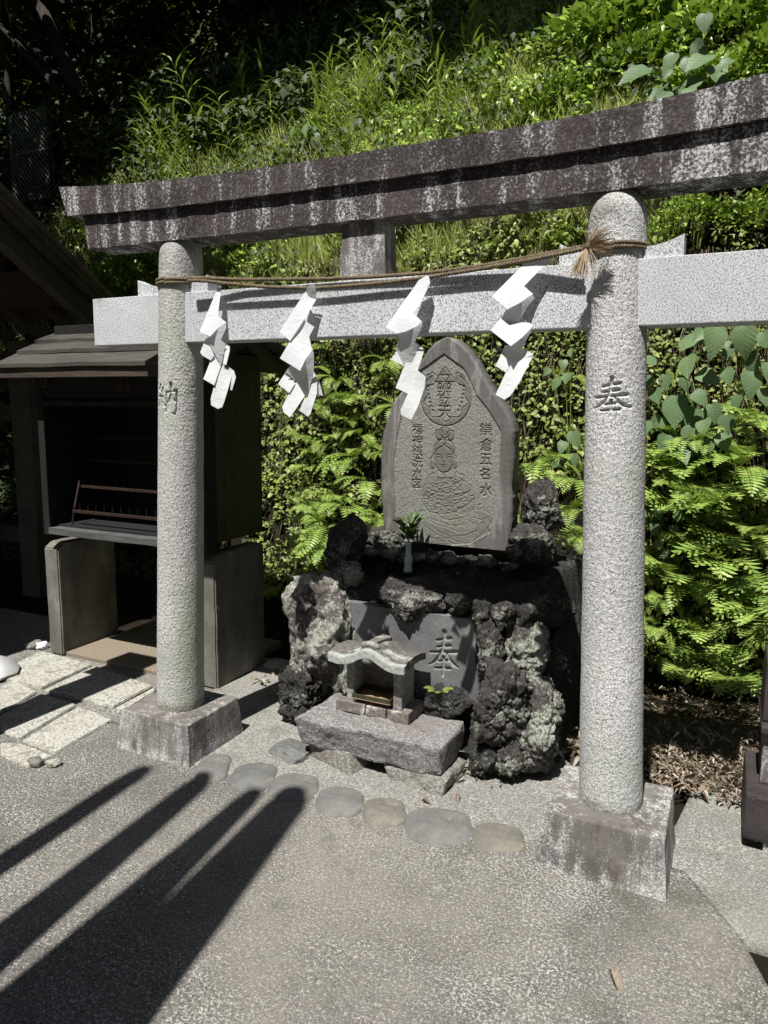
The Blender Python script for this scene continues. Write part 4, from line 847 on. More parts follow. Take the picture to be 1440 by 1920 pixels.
# soil bed with fallen leaves, at right
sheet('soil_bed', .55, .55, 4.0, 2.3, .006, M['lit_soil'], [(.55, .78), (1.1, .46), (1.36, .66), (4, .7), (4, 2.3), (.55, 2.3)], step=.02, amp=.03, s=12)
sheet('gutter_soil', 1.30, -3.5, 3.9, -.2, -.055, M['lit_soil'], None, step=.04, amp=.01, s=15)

# ------------------------------------------------------------ candle cabinet on concrete legs
cb = empty('candle_cabinet', (0, 0, 0), 0, 'black open-fronted wooden candle cabinet with a board roof behind the left pillar', 'cabinet')
def part(name, mat, par, boxes, bev=.003):
    m = MB()
    for b in boxes: m.box(*b, bev)
    return m.build(name, M[mat], par)
for i, x0 in enumerate((-2.472, -1.297)):
    x1 = x0+.115; zt = .70+i*.035; m = MB()
    pts = [(.55, 0), (1.0, 0), (1.0, zt), (.60, zt), (.55, zt-.035)]
    m.poly([(x0, y, z) for y, z in pts]+[(x1, y, z) for y, z in pts], [(0, 1, 2, 3, 4), (9, 8, 7, 6, 5)]+[(k, k+5, (k+1) % 5+5, (k+1) % 5) for k in range(5)])
    bmesh.ops.bevel(m.bm, geom=m.bm.edges[:], offset=.008, segments=2, affect='EDGES')
    roughen(m.build('concrete_leg', M['leg_concrete'], cb), .003, 14, 4, 40+i)
part('back_wall', 'wood_black', cb, [(-2.38, .99, .80, -1.22, 1.01, 1.72)], 0)
part('side_panel', 'wood_black', cb, [(-2.40, .53, .80, -2.38, 1.01, 1.72)], 0)
part('side_panel', 'wood_green', cb, [(-1.215, .60, .80, -1.195, 1.01, 1.72)], 0)
part('corner_post', 'wood_black', cb, [(-2.40, .50, .76, -2.35, .529, 1.72)]); part('corner_post', 'wood_black', cb, [(-1.245, .51, .76, -1.195, .598, 1.72)])
part('lintel', 'wood_black', cb, [(-2.349, .505, 1.56, -1.246, .528, 1.70)]); part('lintel_rail', 'wood_black', cb, [(-2.349, .495, 1.515, -1.246, .528, 1.545)])
part('floor_board', 'wood_black', cb, [(-2.378, .56, .795, -1.217, .985, .815)], 0)
o = part('sill_board', 'wood_silver', cb, [(-2.345, .488, .768, -1.248, .575, .805)]); roughen(o, .004, 9, 4, 44)
part('ceiling_board', 'wood_black', cb, [(-2.378, .53, 1.701, -1.217, .985, 1.718)], 0)
q = AY(232, 712, .50); k = .062
m = MB(); m.prism([(q[0]-k, q[2]-k*.9), (q[0]+k, q[2]-k*.9), (q[0], q[2]+k*.95)], .4985, .504); cr = m.build('triangle_crest', M['red_paint'], cb)
m = MB(); m.prism([(q[0]-k*.42, q[2]-.002), (q[0], q[2]-k*.78), (q[0]+k*.42, q[2]-.002)], .4955, .4982); m.build('triangle_inset', M['wood_black'], cr)
q = AY(81, 707, .478); m = MB(); m.box(q[0]-.022, .476, q[2]-.055, q[0]+.022, .482, q[2]+.055, .001); m.build('name_plate', M['wood_silver'], cb)
m = MB(); m.box(q[0]-.015, .4735, q[2]-.047, q[0]+.015, .4755, q[2]+.047); m.build('name_plate_face', M['wood_black'], cb)
# board roof in overlapping courses
def course(y0, z0, y1, z1, xl, xr, mat, s, th=.022):
    m = MB(); n = 16
    m.hexa([(xl, y0, z0), (xr, y0, z0), (xr, y1, z1), (xl, y1, z1), (xl, y0, z0+th), (xr, y0, z0+th), (xr, y1, z1+th), (xl, y1, z1+th)], .002)
    o = m.build('roof_board', M[mat], cb); return roughen(o, .005, 4, 4, s)
XL, XR = -2.56, -1.03
course(.36, 1.722, .53, 1.800, XL, XR, 'wood_roof', 1); course(.49, 1.806, .64, 1.870, XL+.03, XR-.01, 'wood_roof', 2); course(.60, 1.874, .74, 1.925, XL+.05, XR-.02, 'wood_roof', 3)
course(.84, 1.925, .98, 1.874, XL+.05, XR-.02, 'wood_roof', 4); course(.94, 1.866, 1.09, 1.806, XL+.03, XR-.01, 'wood_roof', 5); course(1.05, 1.80, 1.22, 1.722, XL, XR, 'wood_roof', 6)
part('ridge_box', 'wood_black', cb, [(XL+.10, .70, 1.90, XR-.06, .88, 1.985)], .004); part('fascia', 'wood_beam', cb, [(XL+.02, .375, 1.668, XR-.02, .398, 1.722)], .003)
for x in (XL+.06, XR-.10):
    m = MB(); m.bar((x, .40, 1.70), (x, .79, 1.885), .04, .05); m.bar((x, .79, 1.885), (x, 1.18, 1.70), .04, .05); m.build('gable_rafter', M['wood_beam'], cb)
part('gable_board', 'wood_green', cb, [(-1.21, .62, 1.722, -1.19, .96, 1.80)], 0)
# candle rack
rk = empty('candle_rack', (-2.0, .62, .81), 0, 'rusty iron candle rack with rows of spikes standing inside the cabinet', 'candle rack')
def W_(u, v, y): return Vector(AY(u, v, y))-Vector((-2.0, .62, .81))
rows = [(958, 975, .60), (911, 921, .70), (862, 873, .78), (820, 828, .86)]
for j, (va, vb, y) in enumerate(rows):
    a = W_(138+j*9, va, y); d = 1.02-.04*j; b_ = a+Vector((d, 0, 0)); a.z = b_.z = (W_(138+j*9, va, y).z)
    m = MB(); m.bar(a, b_, .02, .016, .001); bar = m.build('rack_bar', M['rust'], rk)
    for i in range(16 if j == 0 else 14):
        p = a+Vector((.055+i*.0645, 0, .008)); m = MB(); m.tube([p, p+Vector((random.uniform(-.002, .002), 0, .045))], [.0022, .0012], 5); m.build('spike', M['spike_metal'], bar)
for dx in (0, 1.0):
    m = MB(); m.tube([W_(135, 985, .60)+Vector((dx, 0, -.005)), W_(140, 950, .60)+Vector((dx, 0, 0)), W_(165, 820, .86)+Vector((dx*.9, 0, .01))], .006, 6); m.build('rack_side', M['rust'], rk)
o = part('stone_floor', 'brown_slab', None, [(-2.35, .565, -.03, -1.30, 1.35, .022)], .006); tag(o, 'flat brown stone slab on the ground between the cabinet legs', 'stone slab')
o = part('stone_curb', 'plinth_stone', None, [(-1.15, .93, -.05, -.66, 1.05, .03)], .006); tag(o, 'narrow brown stone curb behind the right cabinet leg', 'curb')

# ------------------------------------------------------------ open timber shelter at left edge
sh_ = empty('timber_shelter', (0, 0, 0), 0, 'dark timber shelter seen from beneath at the left edge of the photo', 'shelter')
def AX(u, v, x):
    d = ray(u, v); return CAM + d*((x-CAM[0])/d[0])
XV = -2.75; T0 = AX(0, 362, XV); T1 = AX(197, 556, XV); SLP = (T1[2]-T0[2])/(T1[1]-T0[1]); YE = T1[1]+.10; YR_ = -.55
rz_ = lambda y, o=0: T0[2]+SLP*(y-T0[1])+o
def slope_piece(name, mat, x0, x1, y0, y1, o0, o1, bev=.003, par=sh_):
    m = MB(); m.hexa([(x0, y0, rz_(y0, o0)), (x1, y0, rz_(y0, o0)), (x1, y1, rz_(y1, o0)), (x0, y1, rz_(y1, o0)), (x0, y0, rz_(y0, o1)), (x1, y0, rz_(y0, o1)), (x1, y1, rz_(y1, o1)), (x0, y1, rz_(y1, o1))], bev); return m.build(name, M[mat], par)
slope_piece('roof_cladding', 'wood_post', -6.6, XV+.02, YR_, YE+.02, -.03, .0); slope_piece('verge_strip', 'wood_post', XV-.03, XV+.05, YR_, YE+.03, .001, .03)
slope_piece('verge_strip', 'wood_beam', XV-.045, XV-.001, YR_, YE, -.095, -.031)
o = slope_piece('barge_board', 'wood_green', XV-.085, XV-.047, YR_, YE-.03, -.255, -.096); roughen(o, .003, 5, 4, 7)
slope_piece('barge_moulding', 'wood_post', XV-.09, XV-.03, YR_, YE-.03, -.285, -.257)
n_ = 13; st_y = (YE-.02-YR_)/n_
for i in range(n_): slope_piece('sheathing_board', 'wood_rust_brown', -6.5, XV-.10, YR_+i*st_y+.004, YR_+(i+1)*st_y, -.058, -.036, .002)
for i in range(9): slope_piece('rafter', 'wood_beam', XV-.50-i*.40, XV-.42-i*.40, YR_, YE+.10, -.155, -.060)
for yy, oo in ((T0[1]+.34, -.28), (YE-.42, -.27)):
    m = MB(); m.box(-6.4, yy-.05, rz_(yy, oo)-.02, XV-.10, yy+.05, rz_(yy, -.157), .004); m.build('cross_beam', M['wood_rust_brown'], sh_)
# front slope, the far side of the ridge
m = MB(); zr_ = rz_(YR_); m.hexa([(-6.6, YR_-1.5, zr_-1.15), (XV+.02, YR_-1.5, zr_-1.15), (XV+.02, YR_, zr_-.03), (-6.6, YR_, zr_-.03), (-6.6, YR_-1.5, zr_-1.12), (XV+.02, YR_-1.5, zr_-1.12), (XV+.02, YR_, zr_), (-6.6, YR_, zr_)]); m.build('roof_cladding', M['wood_post'], sh_)
m = MB(); m.box(-6.6, YR_-.1, zr_-.02, XV+.05, YR_+.1, zr_+.07, .01); m.build('ridge', M['wood_post'], sh_)
p = AZ(72, 1112, 0)
for px_, py_ in ((p[0], 1.55), (-6.1, 1.55), (-6.1, YR_-1.2), (-3.9, YR_-1.2)):
    m = MB(); zt_ = (rz_(py_, -.16) if py_ > 0 else zr_-1.05); m.box(px_-.105, py_-.10, -.02, px_+.105, py_+.11, max(zt_, 1.9), .008); roughen(m.build('post', M['wood_post'], sh_), .003, 5, 4, 8)
for v, hh_ in ((775, .13), (1002, .13)):
    z = AY(30, v, 1.5)[2]; m = MB(); m.box(-6.0, 1.5, z-hh_/2, p[0]-.107, 1.6, z+hh_/2, .004); m.build('rail', M['wood_beam'], sh_)
o = None

# ------------------------------------------------------------ dark stone stand at right edge
st = empty('incense_stand', (1.62, .4, 0), 0, 'dark polished stone stand cut off by the right edge of the photo', 'stone stand')
def sbox(name, x0, y0, z0, x1, y1, z1, mat='black_stone', b=.012):
    m = MB(); m.box(x0-1.62, y0-.4, z0, x1-1.62, y1-.4, z1, b); return roughen(m.build(name, M[mat], st), .002, 14, 3, int(z0*100))
sbox('base_block', 1.372, .23, .035, 1.90, .60, .205); sbox('foot', 1.40, .30, -.02, 1.5, .40, .034, 'plinth_stone', .004); sbox('foot', 1.44, .245, -.02, 1.62, .33, .034, 'plinth_stone', .004); sbox('foot', 1.75, .26, -.02, 1.86, .55, .034, 'plinth_stone', .004)
z1_ = AY(1428, 1350, .36)[2]; z2_ = AY(1428, 1236, .36)[2]
sbox('shaft', 1.418, .33, .206, 1.80, .56, z1_-.03, 'plinth_stone', .008); sbox('shelf', 1.405, .30, z1_-.028, 1.86, .60, z1_+.0, 'black_stone', .006); sbox('upper_block', 1.408, .34, z1_+.002, 1.84, .57, z2_, 'black_stone', .01)

# ------------------------------------------------------------ unseen posts added beside the path to cast the shadows on the paving
POS = [((-.776, -1.015), -.29, .070, .050), ((-.385, -.742), -.24, .128, .058), ((-.175, -.492), -.235, .165, .050), ((.10, -.338), -.19, .19, .083)]
for i, ((xb, xt), yt, rb, rt) in enumerate(POS):
    y0 = -2.75; zt = (yt-y0)*1.93; m = MB()
    m.tube([(xb, y0, -.05), (xb+(xt-xb)*.5, y0, zt*.5), (xb+(xt-xb)*.97, y0, zt*.97), (xt, y0, zt)], [rb, (rb+rt)/2, rt, rt*.75], 20)
    o = m.build('shadow_post', M['wood_post'], None, True)
    tag(o, ['slender outermost', 'stout', 'close-set leaning', 'thickest leaning'][i]+' round post of the unseen row added to shadow the paving', 'post', 'unseen round posts added for their shadows')
m = MB(); m.box(-1.99, -.82, -.05, -1.75, -.68, 2.40, .01); m.box(-2.07, -.86, 2.402, -1.78, -.64, 2.70, .01); o = m.build('boxy_shadow_post', M['wood_post']); tag(o, 'unseen square post with a boxy head, placed for its shadow on the paving', 'post')

# ------------------------------------------------------------ the bank and hill
PR = np.array([(1.42, -.10), (1.52, .05), (1.62, .30), (1.76, .95), (1.90, 1.75), (2.04, 2.35), (2.24, 2.75), (2.55, 3.20), (3.05, 3.80), (4.0, 4.85), (5.6, 6.5), (8, 9.4), (12, 13.5), (18, 20.5)])
SL = np.concatenate([[0], np.cumsum(np.linalg.norm(np.diff(PR, axis=0), axis=1))])
def bshift(x): return np.interp(x, [-9, -3.4, -2.4, -1.3, 0, .9, 1.4, 3], [.95, .85, .55, .30, .12, .06, .22, .4])
def bank(x, s, off=0.):
    x = np.asarray(x, float); s = np.asarray(s, float); y = np.interp(s, SL, PR[:, 0]); z = np.interp(s, SL, PR[:, 1])
    ty = np.interp(s+.06, SL, PR[:, 0])-np.interp(s-.06, SL, PR[:, 0]); tz = np.interp(s+.06, SL, PR[:, 1])-np.interp(s-.06, SL, PR[:, 1]); l = np.hypot(ty, tz)+1e-9; ty, tz = ty/l, tz/l
    n = fbm(np.stack([x.ravel()*1.1, s.ravel()*1.3, x.ravel()*0], 1), 4, 30).reshape(x.shape)*.16+fbm(np.stack([x.ravel()*6, s.ravel()*6, x.ravel()*0], 1), 3, 33).reshape(x.shape)*.035
    n = (n-off if False else n+off)*np.clip(s/.3, 0, 1)
    return np.stack([x, y+bshift(x)-tz*n, z+ty*n], -1), np.stack([x*0, -tz, ty], -1)
gx = np.arange(-16, 13, .07); gs = np.concatenate([np.arange(0, 5, .06), np.arange(5, 24, .35)]); X, Sg = np.meshgrid(gx, gs); P, _ = bank(X, Sg); ny, nx = X.shape
I = np.arange(nx*ny).reshape(ny, nx); F = np.stack([I[:-1, :-1], I[:-1, 1:], I[1:, 1:], I[1:, :-1]], -1).reshape(-1, 4)
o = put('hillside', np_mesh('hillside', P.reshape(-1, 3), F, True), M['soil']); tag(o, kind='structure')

GRASSX = lambda x, s: x*0+1
def scatter(n, xr, sr): return rnd(n, *xr), rnd(n, *sr)
def stuff(name, V, F, mat, label=None): return tag(put(name, np_mesh(name, V, F), M[mat]), label, None, None, 'stuff')
# small leaves matting the steep face
def mat_leaves(name, n, xr, sr, size, mat, lift=(.0, .06), tm=None, clump=.0, s=0):
    x, s_ = scatter(int(n*2.2), xr, sr); k = fbm(np.stack([x*2.6, s_*2.6, x*0], 1), 3, 50+s)+fbm(np.stack([x*9, s_*9, x*0], 1), 2, 60+s)*.6
    keep = k > np.quantile(k, .54)-clump if clump else k > np.quantile(k, .54); x, s_ = x[keep][:n], s_[keep][:n]; n = len(x)
    P, N = bank(x, s_); P = P+N*rnd(n, *lift)[:, None]
    down = np.stack([rnd(n, -1, 1), rnd(n, -.7, -.1), rnd(n, -1, .5)], 1); nz = N*.6+[0, -.15, .75]+rnd((n, 3), -.4, .4)
    V, F = batch(tm or leaf4(.32, .12, .1), P, down, nz, rnd(n, *size)); return V, F
def cat(L): o_ = 0; VV = []; FF = []; [VV.append(v) or FF.append(f) for v, f in L]; r = []; [r.append(f+o) for f, o in zip(FF, np.concatenate([[0], np.cumsum([len(v) for v in VV])[:-1]]).astype(int))]; return np.concatenate(VV), np.concatenate(r)
stuff('ground_cover_leaves', *cat([mat_leaves('', 15000, (-2.1, 2.6), (.25, 2.9), (.020, .042), '', (0, .08), s=1), mat_leaves('', 9000, (-2.1, 2.6), (.25, 2.9), (.028, .055), '', (.0, .10), leaf_tmpl(.3, .15, .1), s=5)]), 'ground_leaf')
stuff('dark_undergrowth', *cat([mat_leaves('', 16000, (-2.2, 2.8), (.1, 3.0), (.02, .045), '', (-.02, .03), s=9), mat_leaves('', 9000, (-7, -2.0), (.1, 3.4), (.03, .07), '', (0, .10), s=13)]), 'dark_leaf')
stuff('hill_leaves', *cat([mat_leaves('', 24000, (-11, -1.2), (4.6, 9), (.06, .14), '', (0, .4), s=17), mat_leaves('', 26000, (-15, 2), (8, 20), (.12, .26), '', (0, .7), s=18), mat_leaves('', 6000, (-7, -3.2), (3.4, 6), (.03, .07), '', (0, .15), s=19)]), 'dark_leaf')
def blades(n, xr, sr, L, wd, up=1.0, s=0, hang=False, lift=0.):
    x, s_ = scatter(int(n*1.5), xr, sr); k = fbm(np.stack([x*3, s_*3, x*0], 1), 3, 80+s); q = np.argsort(-k)[:n]; x, s_ = x[q], s_[q]; P, N = bank(x, s_)
    T = np.array([(-.5, 0, 0), (.5, 0, 0), (-.4, .35, .03), (.4, .35, .03), (-.25, .7, -.02), (.25, .7, -.02), (0, 1, -.16)], float); T[:, 0] *= wd
    F = np.array([(0, 1, 3), (0, 3, 2), (2, 3, 5), (2, 5, 4), (4, 5, 6)])
    d = np.stack([rnd(n, -.55, .55), rnd(n, -.75, .15), np.full(n, up)+rnd(n, -.2, .3)], 1)
    nz = np.stack([rnd(n, -1, 1), rnd(n, -1, -.1), rnd(n, .0, .6)], 1)
    if hang: d = np.stack([rnd(n, -.35, .35), rnd(n, -.25, .0), np.full(n, -1.)], 1)
    return batch((T, F), P+N*lift, d, nz, rnd(n, *L))
stuff('slope_grass', *cat([blades(30000, (-5.8, .8), (2.65, 6.2), (.09, .2), .05, s=1), blades(16000, (-3.6, 1.0), (2.6, 4.2), (.07, .16), .05, s=2), blades(9000, (-5.6, .6), (2.75, 6.2), (.16, .32), .035, s=3), blades(1500, (-7.5, -3.9), (2.2, 3.6), (.1, .25), .05, s=4)]), 'grass_green')
stuff('slope_leaves', *cat([mat_leaves('', 16000, (-1.6, 3), (3.0, 7.5), (.035, .075), '', (0, .22), s=25), mat_leaves('', 4000, (-5.5, -1.0), (2.8, 6), (.03, .06), '', (.02, .15), s=26)]), 'shrub_leaf')
stuff('slope_shade_leaves', *cat([mat_leaves('', 9000, (-6, 1.5), (2.9, 7), (.035, .08), '', (.05, .28), s=31)]), 'dark_leaf')  # dark leaves mixed in to stand for shaded gaps on the slope
stuff('dry_grass', *cat([blades(5000, (-2.6, 1.6), (2.2, 2.95), (.10, .26), .018, hang=True, s=7, lift=.04), blades(3500, (-1.9, 1.8), (.5, 2.6), (.12, .3), .013, hang=True, s=9, lift=.05), blades(5000, (-1.8, .8), (2.8, 3.8), (.08, .2), .03, .8, s=11), blades(2500, (-7.5, -3.0), (1.8, 3), (.12, .3), .02, .4, s=12)]), 'dry_grass')

# ferns, each plant its own object
def frond(L, e0, e1, az, np_=17, wide=.26, r=random):
    V = []; F = []; p = np.zeros(3); pts = []; steps = np_; el = e0
    for i in range(steps+1):
        t = i/steps; el = e0+(e1-e0)*t; d = np.array([math.cos(az)*math.cos(el), math.sin(az)*math.cos(el), math.sin(el)]); pts.append((p.copy(), d)); p = p+d*L/steps
    side0 = np.array([-math.sin(az), math.cos(az), 0])
    for i, (q, d) in enumerate(pts):
        t = i/steps; up = np.cross(side0, d)
        if i < steps:
            a = len(V); w = .0022*(1-t)+.0006; q2 = pts[i+1][0]; V += [q-side0*w, q+side0*w, q2+side0*w, q2-side0*w]; F += [(a, a+1, a+2), (a, a+2, a+3)]
        if t < .14: continue
        pl = L*wide*(math.sin(math.pi*min(1, .18+.80*t)))**.8*(1 if t > .2 else .8); pw = L/steps*.40
        for sg in (-1, 1):
            out = side0*sg*.93+d*.36-up*.10*sg*0; out = out/np.linalg.norm(out); fw = d; dr = -up*pl*.16
            a = len(V); V += [q, q+out*pl*.22+fw*pw, q+out*pl*.22-fw*pw*.9, q+out*pl*.62+fw*pw*.75+dr*.4, q+out*pl*.62-fw*pw*.55+dr*.4, q+out*pl+dr+fw*pw*.3]
            F += [(a, a+2, a+1), (a+1, a+2, a+4), (a+1, a+4, a+3), (a+3, a+4, a+5)]
    return np.array(V), np.array(F)
def join(L):
    VV = []; FF = []; o = 0
    for v, f in L: VV.append(v); FF.append(f+o); o += len(v)
    return np.concatenate(VV), np.concatenate(FF)
def fern_mesh(seed, L, nf, wide):
    r = random.Random(seed); Ls = []
    for k in range(nf):
        az = -math.pi/2+r.uniform(-1.35, 1.35); e0 = r.uniform(.25, 1.1); Ls.append(frond(L*r.uniform(.7, 1.1), e0, e0-r.uniform(1.2, 2.2), az, r.choice((13, 15, 17)), wide*r.uniform(.85, 1.15)))
    V, F = join(Ls); return np_mesh('fern', V, F)
FM = [fern_mesh(i, .26, 5, .27) for i in range(6)]+[fern_mesh(20+i, .20, 4, .34) for i in range(5)]+[fern_mesh(40+i, .34, 6, .22) for i in range(3)]
for i in range(4):      # a coarser kind with fewer, broader leaflets
    r_ = random.Random(70+i); FM.append(np_mesh('fern', *join([frond(.24*r_.uniform(.7, 1.1), .7+r_.uniform(-.3, .3), -.7+r_.uniform(-.4, .3), -math.pi/2+r_.uniform(-1.3, 1.3), 8, .46) for k in range(6)])))
for i, f in enumerate(FM): f.materials.append(M['fern_dull' if i % 4 == 2 else 'fern_green'])
FG = {'r': ('yellow-green fern on the bank to the right of the right pillar', 'ferns on the bank right of the right pillar'), 'm': ('green fern on the bank between the carved stele and the right pillar', 'ferns between the stele and the right pillar'),
      'l': ('green fern on the bank between the cabinet and the carved stele', 'ferns between the cabinet and the stele'), 't': ('small fern hanging from the upper bank between the two beams', 'ferns high on the bank between the beams')}
def add_fern(x, s, me, sc_, zone, rz=None, off=.03):
    P, N = bank(np.array([x]), np.array([s])); P = P+N*off; o = bpy.data.objects.new('fern', me); o.location = P[0]; o.rotation_euler = (random.uniform(-.25, .25), random.uniform(-.3, .3), rz if rz is not None else random.uniform(-.6, .6)); o.scale = (sc_,)*3; link(o)
    FERNS.append((o, zone))
FERNS = []
random.seed(21)
for k in range(130): add_fern(random.uniform(.95, 2.3), random.uniform(.25, 1.65), FM[random.choice((0, 1, 2, 3, 4, 5, 6, 7, 8, 9, 10, 14, 15, 16, 17, 14, 15, 16, 17))], random.uniform(.55, 1.05), 'r', off=random.uniform(.03, .14))
for k in range(20): add_fern(random.uniform(.35, .95), random.uniform(.4, 1.9), FM[random.randrange(14)], random.uniform(.6, .95), 'm')
for k in range(104): add_fern(random.uniform(-1.65, -.1), random.uniform(.5, 2.45), FM[random.choice((0, 1, 2, 3, 6, 7, 8, 9, 10, 14, 15, 16, 17))], random.uniform(.5, .92), 'l', off=random.uniform(.07, .16))
for (u, v, y, k) in ((590, 925, 1.42, 1.05), (640, 950, 1.36, 1.1), (690, 905, 1.40, 1.15), (600, 985, 1.30, .95), (560, 1035, 1.22, 1.0), (612, 1030, 1.20, .85), (545, 1070, 1.18, .8), (700, 985, 1.30, .7), (585, 1010, 1.25, .9), (670, 860, 1.5, 1.0), (655, 1000, 1.3, .7), (520, 1110, 1.25, .9),
                     (1010, 880, 1.35, .85), (1040, 870, 1.4, .9), (1075, 900, 1.35, 1.0), (1070, 960, 1.3, 1.0), (1085, 1010, 1.25, .8), (1230, 860, 1.4, 1.1), (1310, 830, 1.45, .9), (1400, 790, 1.5, 1.1), (1270, 930, 1.4, 1.2), (1390, 880, 1.45, 1.25), (1330, 960, 1.35, 1.3), (1250, 1080, 1.3, 1.3), (1350, 1060, 1.3, 1.5), (1420, 1010, 1.35, 1.3), (1230, 1180, 1.3, 1.0), (1410, 1150, 1.25, 1.2), (1310, 1190, 1.3, 1.1), (1280, 1260, 1.3, .9), (1370, 1270, 1.3, 1.0)):
    p_ = AY(u, v, y); o = bpy.data.objects.new('fern', FM[random.choice((0, 1, 2, 3, 11, 12, 13) if u < 1100 else (0, 1, 3, 11, 14, 15, 16, 17))]); o.location = p_; o.scale = (k*(.9 if u < 1100 else .72),)*3; o.rotation_euler = (random.uniform(-.2, .2), random.uniform(-.25, .25), random.uniform(-.5, .5)); link(o); FERNS.append((o, 'x'))
for k in range(20): add_fern(random.uniform(-2.0, .9), random.uniform(2.15, 2.75), FM[random.randrange(6, 11)], random.uniform(.45, .75), 't')
for o, zone in FERNS:      # each told by its size, its height on the bank and what stands beside it
    x, y, z = o.location; q = ROWS @ (np.array(o.location)-CAM); u = 720+FPX*q[0]/q[2]; v = 960-FPX*q[1]/q[2]
    size = 'small' if o.scale[0] < .7 else ('large' if o.scale[0] > 1.02 else 'middling')
    hgt = 'just above the leaf litter' if v > 1180 else ('low on the bank' if v > 1040 else ('halfway up the bank' if v > 880 else ('high on the bank' if v > 640 else 'between the two beams')))
    side = ('by the cabinet' if u < 560 else 'between cabinet and stele' if u < 660 else 'close left of the stele' if u < 760 else 'behind the stele' if u < 950 else 'right of the stele' if u < 1040 else 'close left of the right pillar' if u < 1150 else 'close right of the right pillar' if u < 1270 else 'midway to the right edge' if u < 1370 else 'near the right edge')
    tag(o, size+' bright fern '+hgt+', '+side, 'fern', 'ferns growing on the bank')
# the tiny fern at the foot of the tablet
q = AY(822, 1302, .40); V, F = join([frond(.075, .9, -.1, a_, 9, .42) for a_ in (-2.6, -1.9, -1.3, -.6, .2)]); o = put('small_fern', np_mesh('small_fern', V, F), M['fern_green'], None, tuple(q)); tag(o, 'tiny bright fern at the foot of the slate tablet', 'fern')

# bamboo grass and tall weeds, individual stalks
def stalk_mesh(seed, H, nl, L, wd, whorl=False, droop=.25):
    r = random.Random(seed); m = MB(); lean = (r.uniform(-.18, .18), r.uniform(-.25, .02)); f = lambda t: Vector((lean[0]*t*t*H, lean[1]*t*t*H, H*t))
    m.tube([f(i/6) for i in range(7)], [.0028*(1-.7*i/6) for i in range(7)], 4, False); me = bpy.data.meshes.new('stem'); m.bm.to_mesh(me); m.bm.free()
    P = []; D = []; Nn = []; Sz = []
    for i in range(nl):
        t = .22+.78*i/(nl-1); a = (i*2.4 if whorl else (i % 2)*math.pi+r.uniform(-.5, .5)); P.append(f(t)); u = .45+.9*t if not whorl else .35+1.5*max(0, t-.7)
        D.append((math.cos(a), math.sin(a)*.8-.1, u)); Nn.append((-math.cos(a)*.4, -math.sin(a)*.4-.2, 1)); Sz.append(L*(1.1-.5*t*(1 if whorl else .4))*r.uniform(.8, 1.15))
    V, F = batch(leaf_tmpl(wd, droop, .05), P, D, np.array(Nn), np.array(Sz)); return me, np_mesh('leaves', V, F)
BG = [stalk_mesh(i, .42, 12, .13, .062) for i in range(5)]; TW = [stalk_mesh(30+i, .36, 22, .085, .15, True) for i in range(5)]
def add_stalk(kind, x, s, sc_, mats, name, label, cat_, grp):
    P, N = bank(np.array([x]), np.array([s])); o = bpy.data.objects.new(name, None); o.location = P[0]-[0, 0, .02]; o.scale = (sc_,)*3; o.rotation_euler = (random.uniform(-.15, .15), random.uniform(-.2, .2), random.uniform(0, 6.28)); o.empty_display_size = .05; link(o); tag(o, label, cat_, grp)
    st_, lv = kind
    if not st_.materials: st_.materials.append(M[mats]); lv.materials.append(M[mats])
    put('stem', st_, None, o); put('leaves', lv, None, o)
def hit(u, v):      # where the line of sight meets the hillside
    d = ray(u, v)
    for t in np.arange(2.5, 18, .02):
        p = CAM+d*t
        if p[2] < np.interp(p[1]-bshift(p[0]), PR[:, 0], PR[:, 1]): return p, t
    return p, t
def add_at(u, v, kind, k, mats, name, label, cat_, grp):
    p, t = hit(u, v); o = bpy.data.objects.new(name, None); o.location = p-np.array([0, 0, .05]); o.scale = (k*t/4.4,)*3; o.rotation_euler = (random.uniform(-.15, .2), random.uniform(-.2, .2), random.uniform(0, 6.28)); o.empty_display_size = .05; link(o); tag(o, label, cat_, grp)
    st_, lv = kind
    if not st_.materials: st_.materials.append(M[mats]); lv.materials.append(M[mats])
    put('stem', st_, None, o); put('leaves', lv, None, o)
def where(u, v): return ('far left' if u < 330 else 'left' if u < 450 else 'left of centre' if u < 560 else 'centre' if u < 680 else 'right of centre' if u < 800 else 'right')+(' in the upper row' if v < 170 else ' in the middle row' if v < 250 else ' just above the beam')
beamtop = lambda u: np.interp(u, [200, 640, 900, 1110, 1440], [345, 292, 258, 212, 145])
for k in range(125):
    u = random.uniform(235, 930); v = random.uniform(max(95, 300-(u-235)*.55), beamtop(u)+25); add_at(u, v, BG[k % 5], random.uniform(.55, 1.05), 'bamboo_leaf', 'bamboo_grass', 'slender bamboo grass stalk on the slope, '+where(u, v), 'bamboo grass', 'bamboo grass on the slope above the beam')
for k in range(85):
    u = random.uniform(260, 980); v = random.uniform(max(120, 320-(u-235)*.5), beamtop(u)+20); add_at(u, v, TW[k % 5], random.uniform(.4, .8), 'weed_leaf', 'leafy_weed', 'leafy weed among the grass of the slope, '+where(u, v), 'weed', 'leafy weeds on the slope above the beam')
for (u, v, k) in ((388, 225, 1.1), (470, 200, 1.0), (500, 190, .9), (270, 290, .8), (300, 250, .7), (640, 250, .8), (670, 215, .9), (760, 160, .9), (830, 130, 1.0), (870, 110, 1.0), (735, 190, 1.0), (800, 190, .8)):
    add_at(u, v+70, BG[random.randrange(5)], k*1.2, 'bamboo_leaf', 'bamboo_grass', 'tall bamboo grass standing up against the dark wood, '+where(u, v), 'bamboo grass', 'bamboo grass on the slope above the beam')
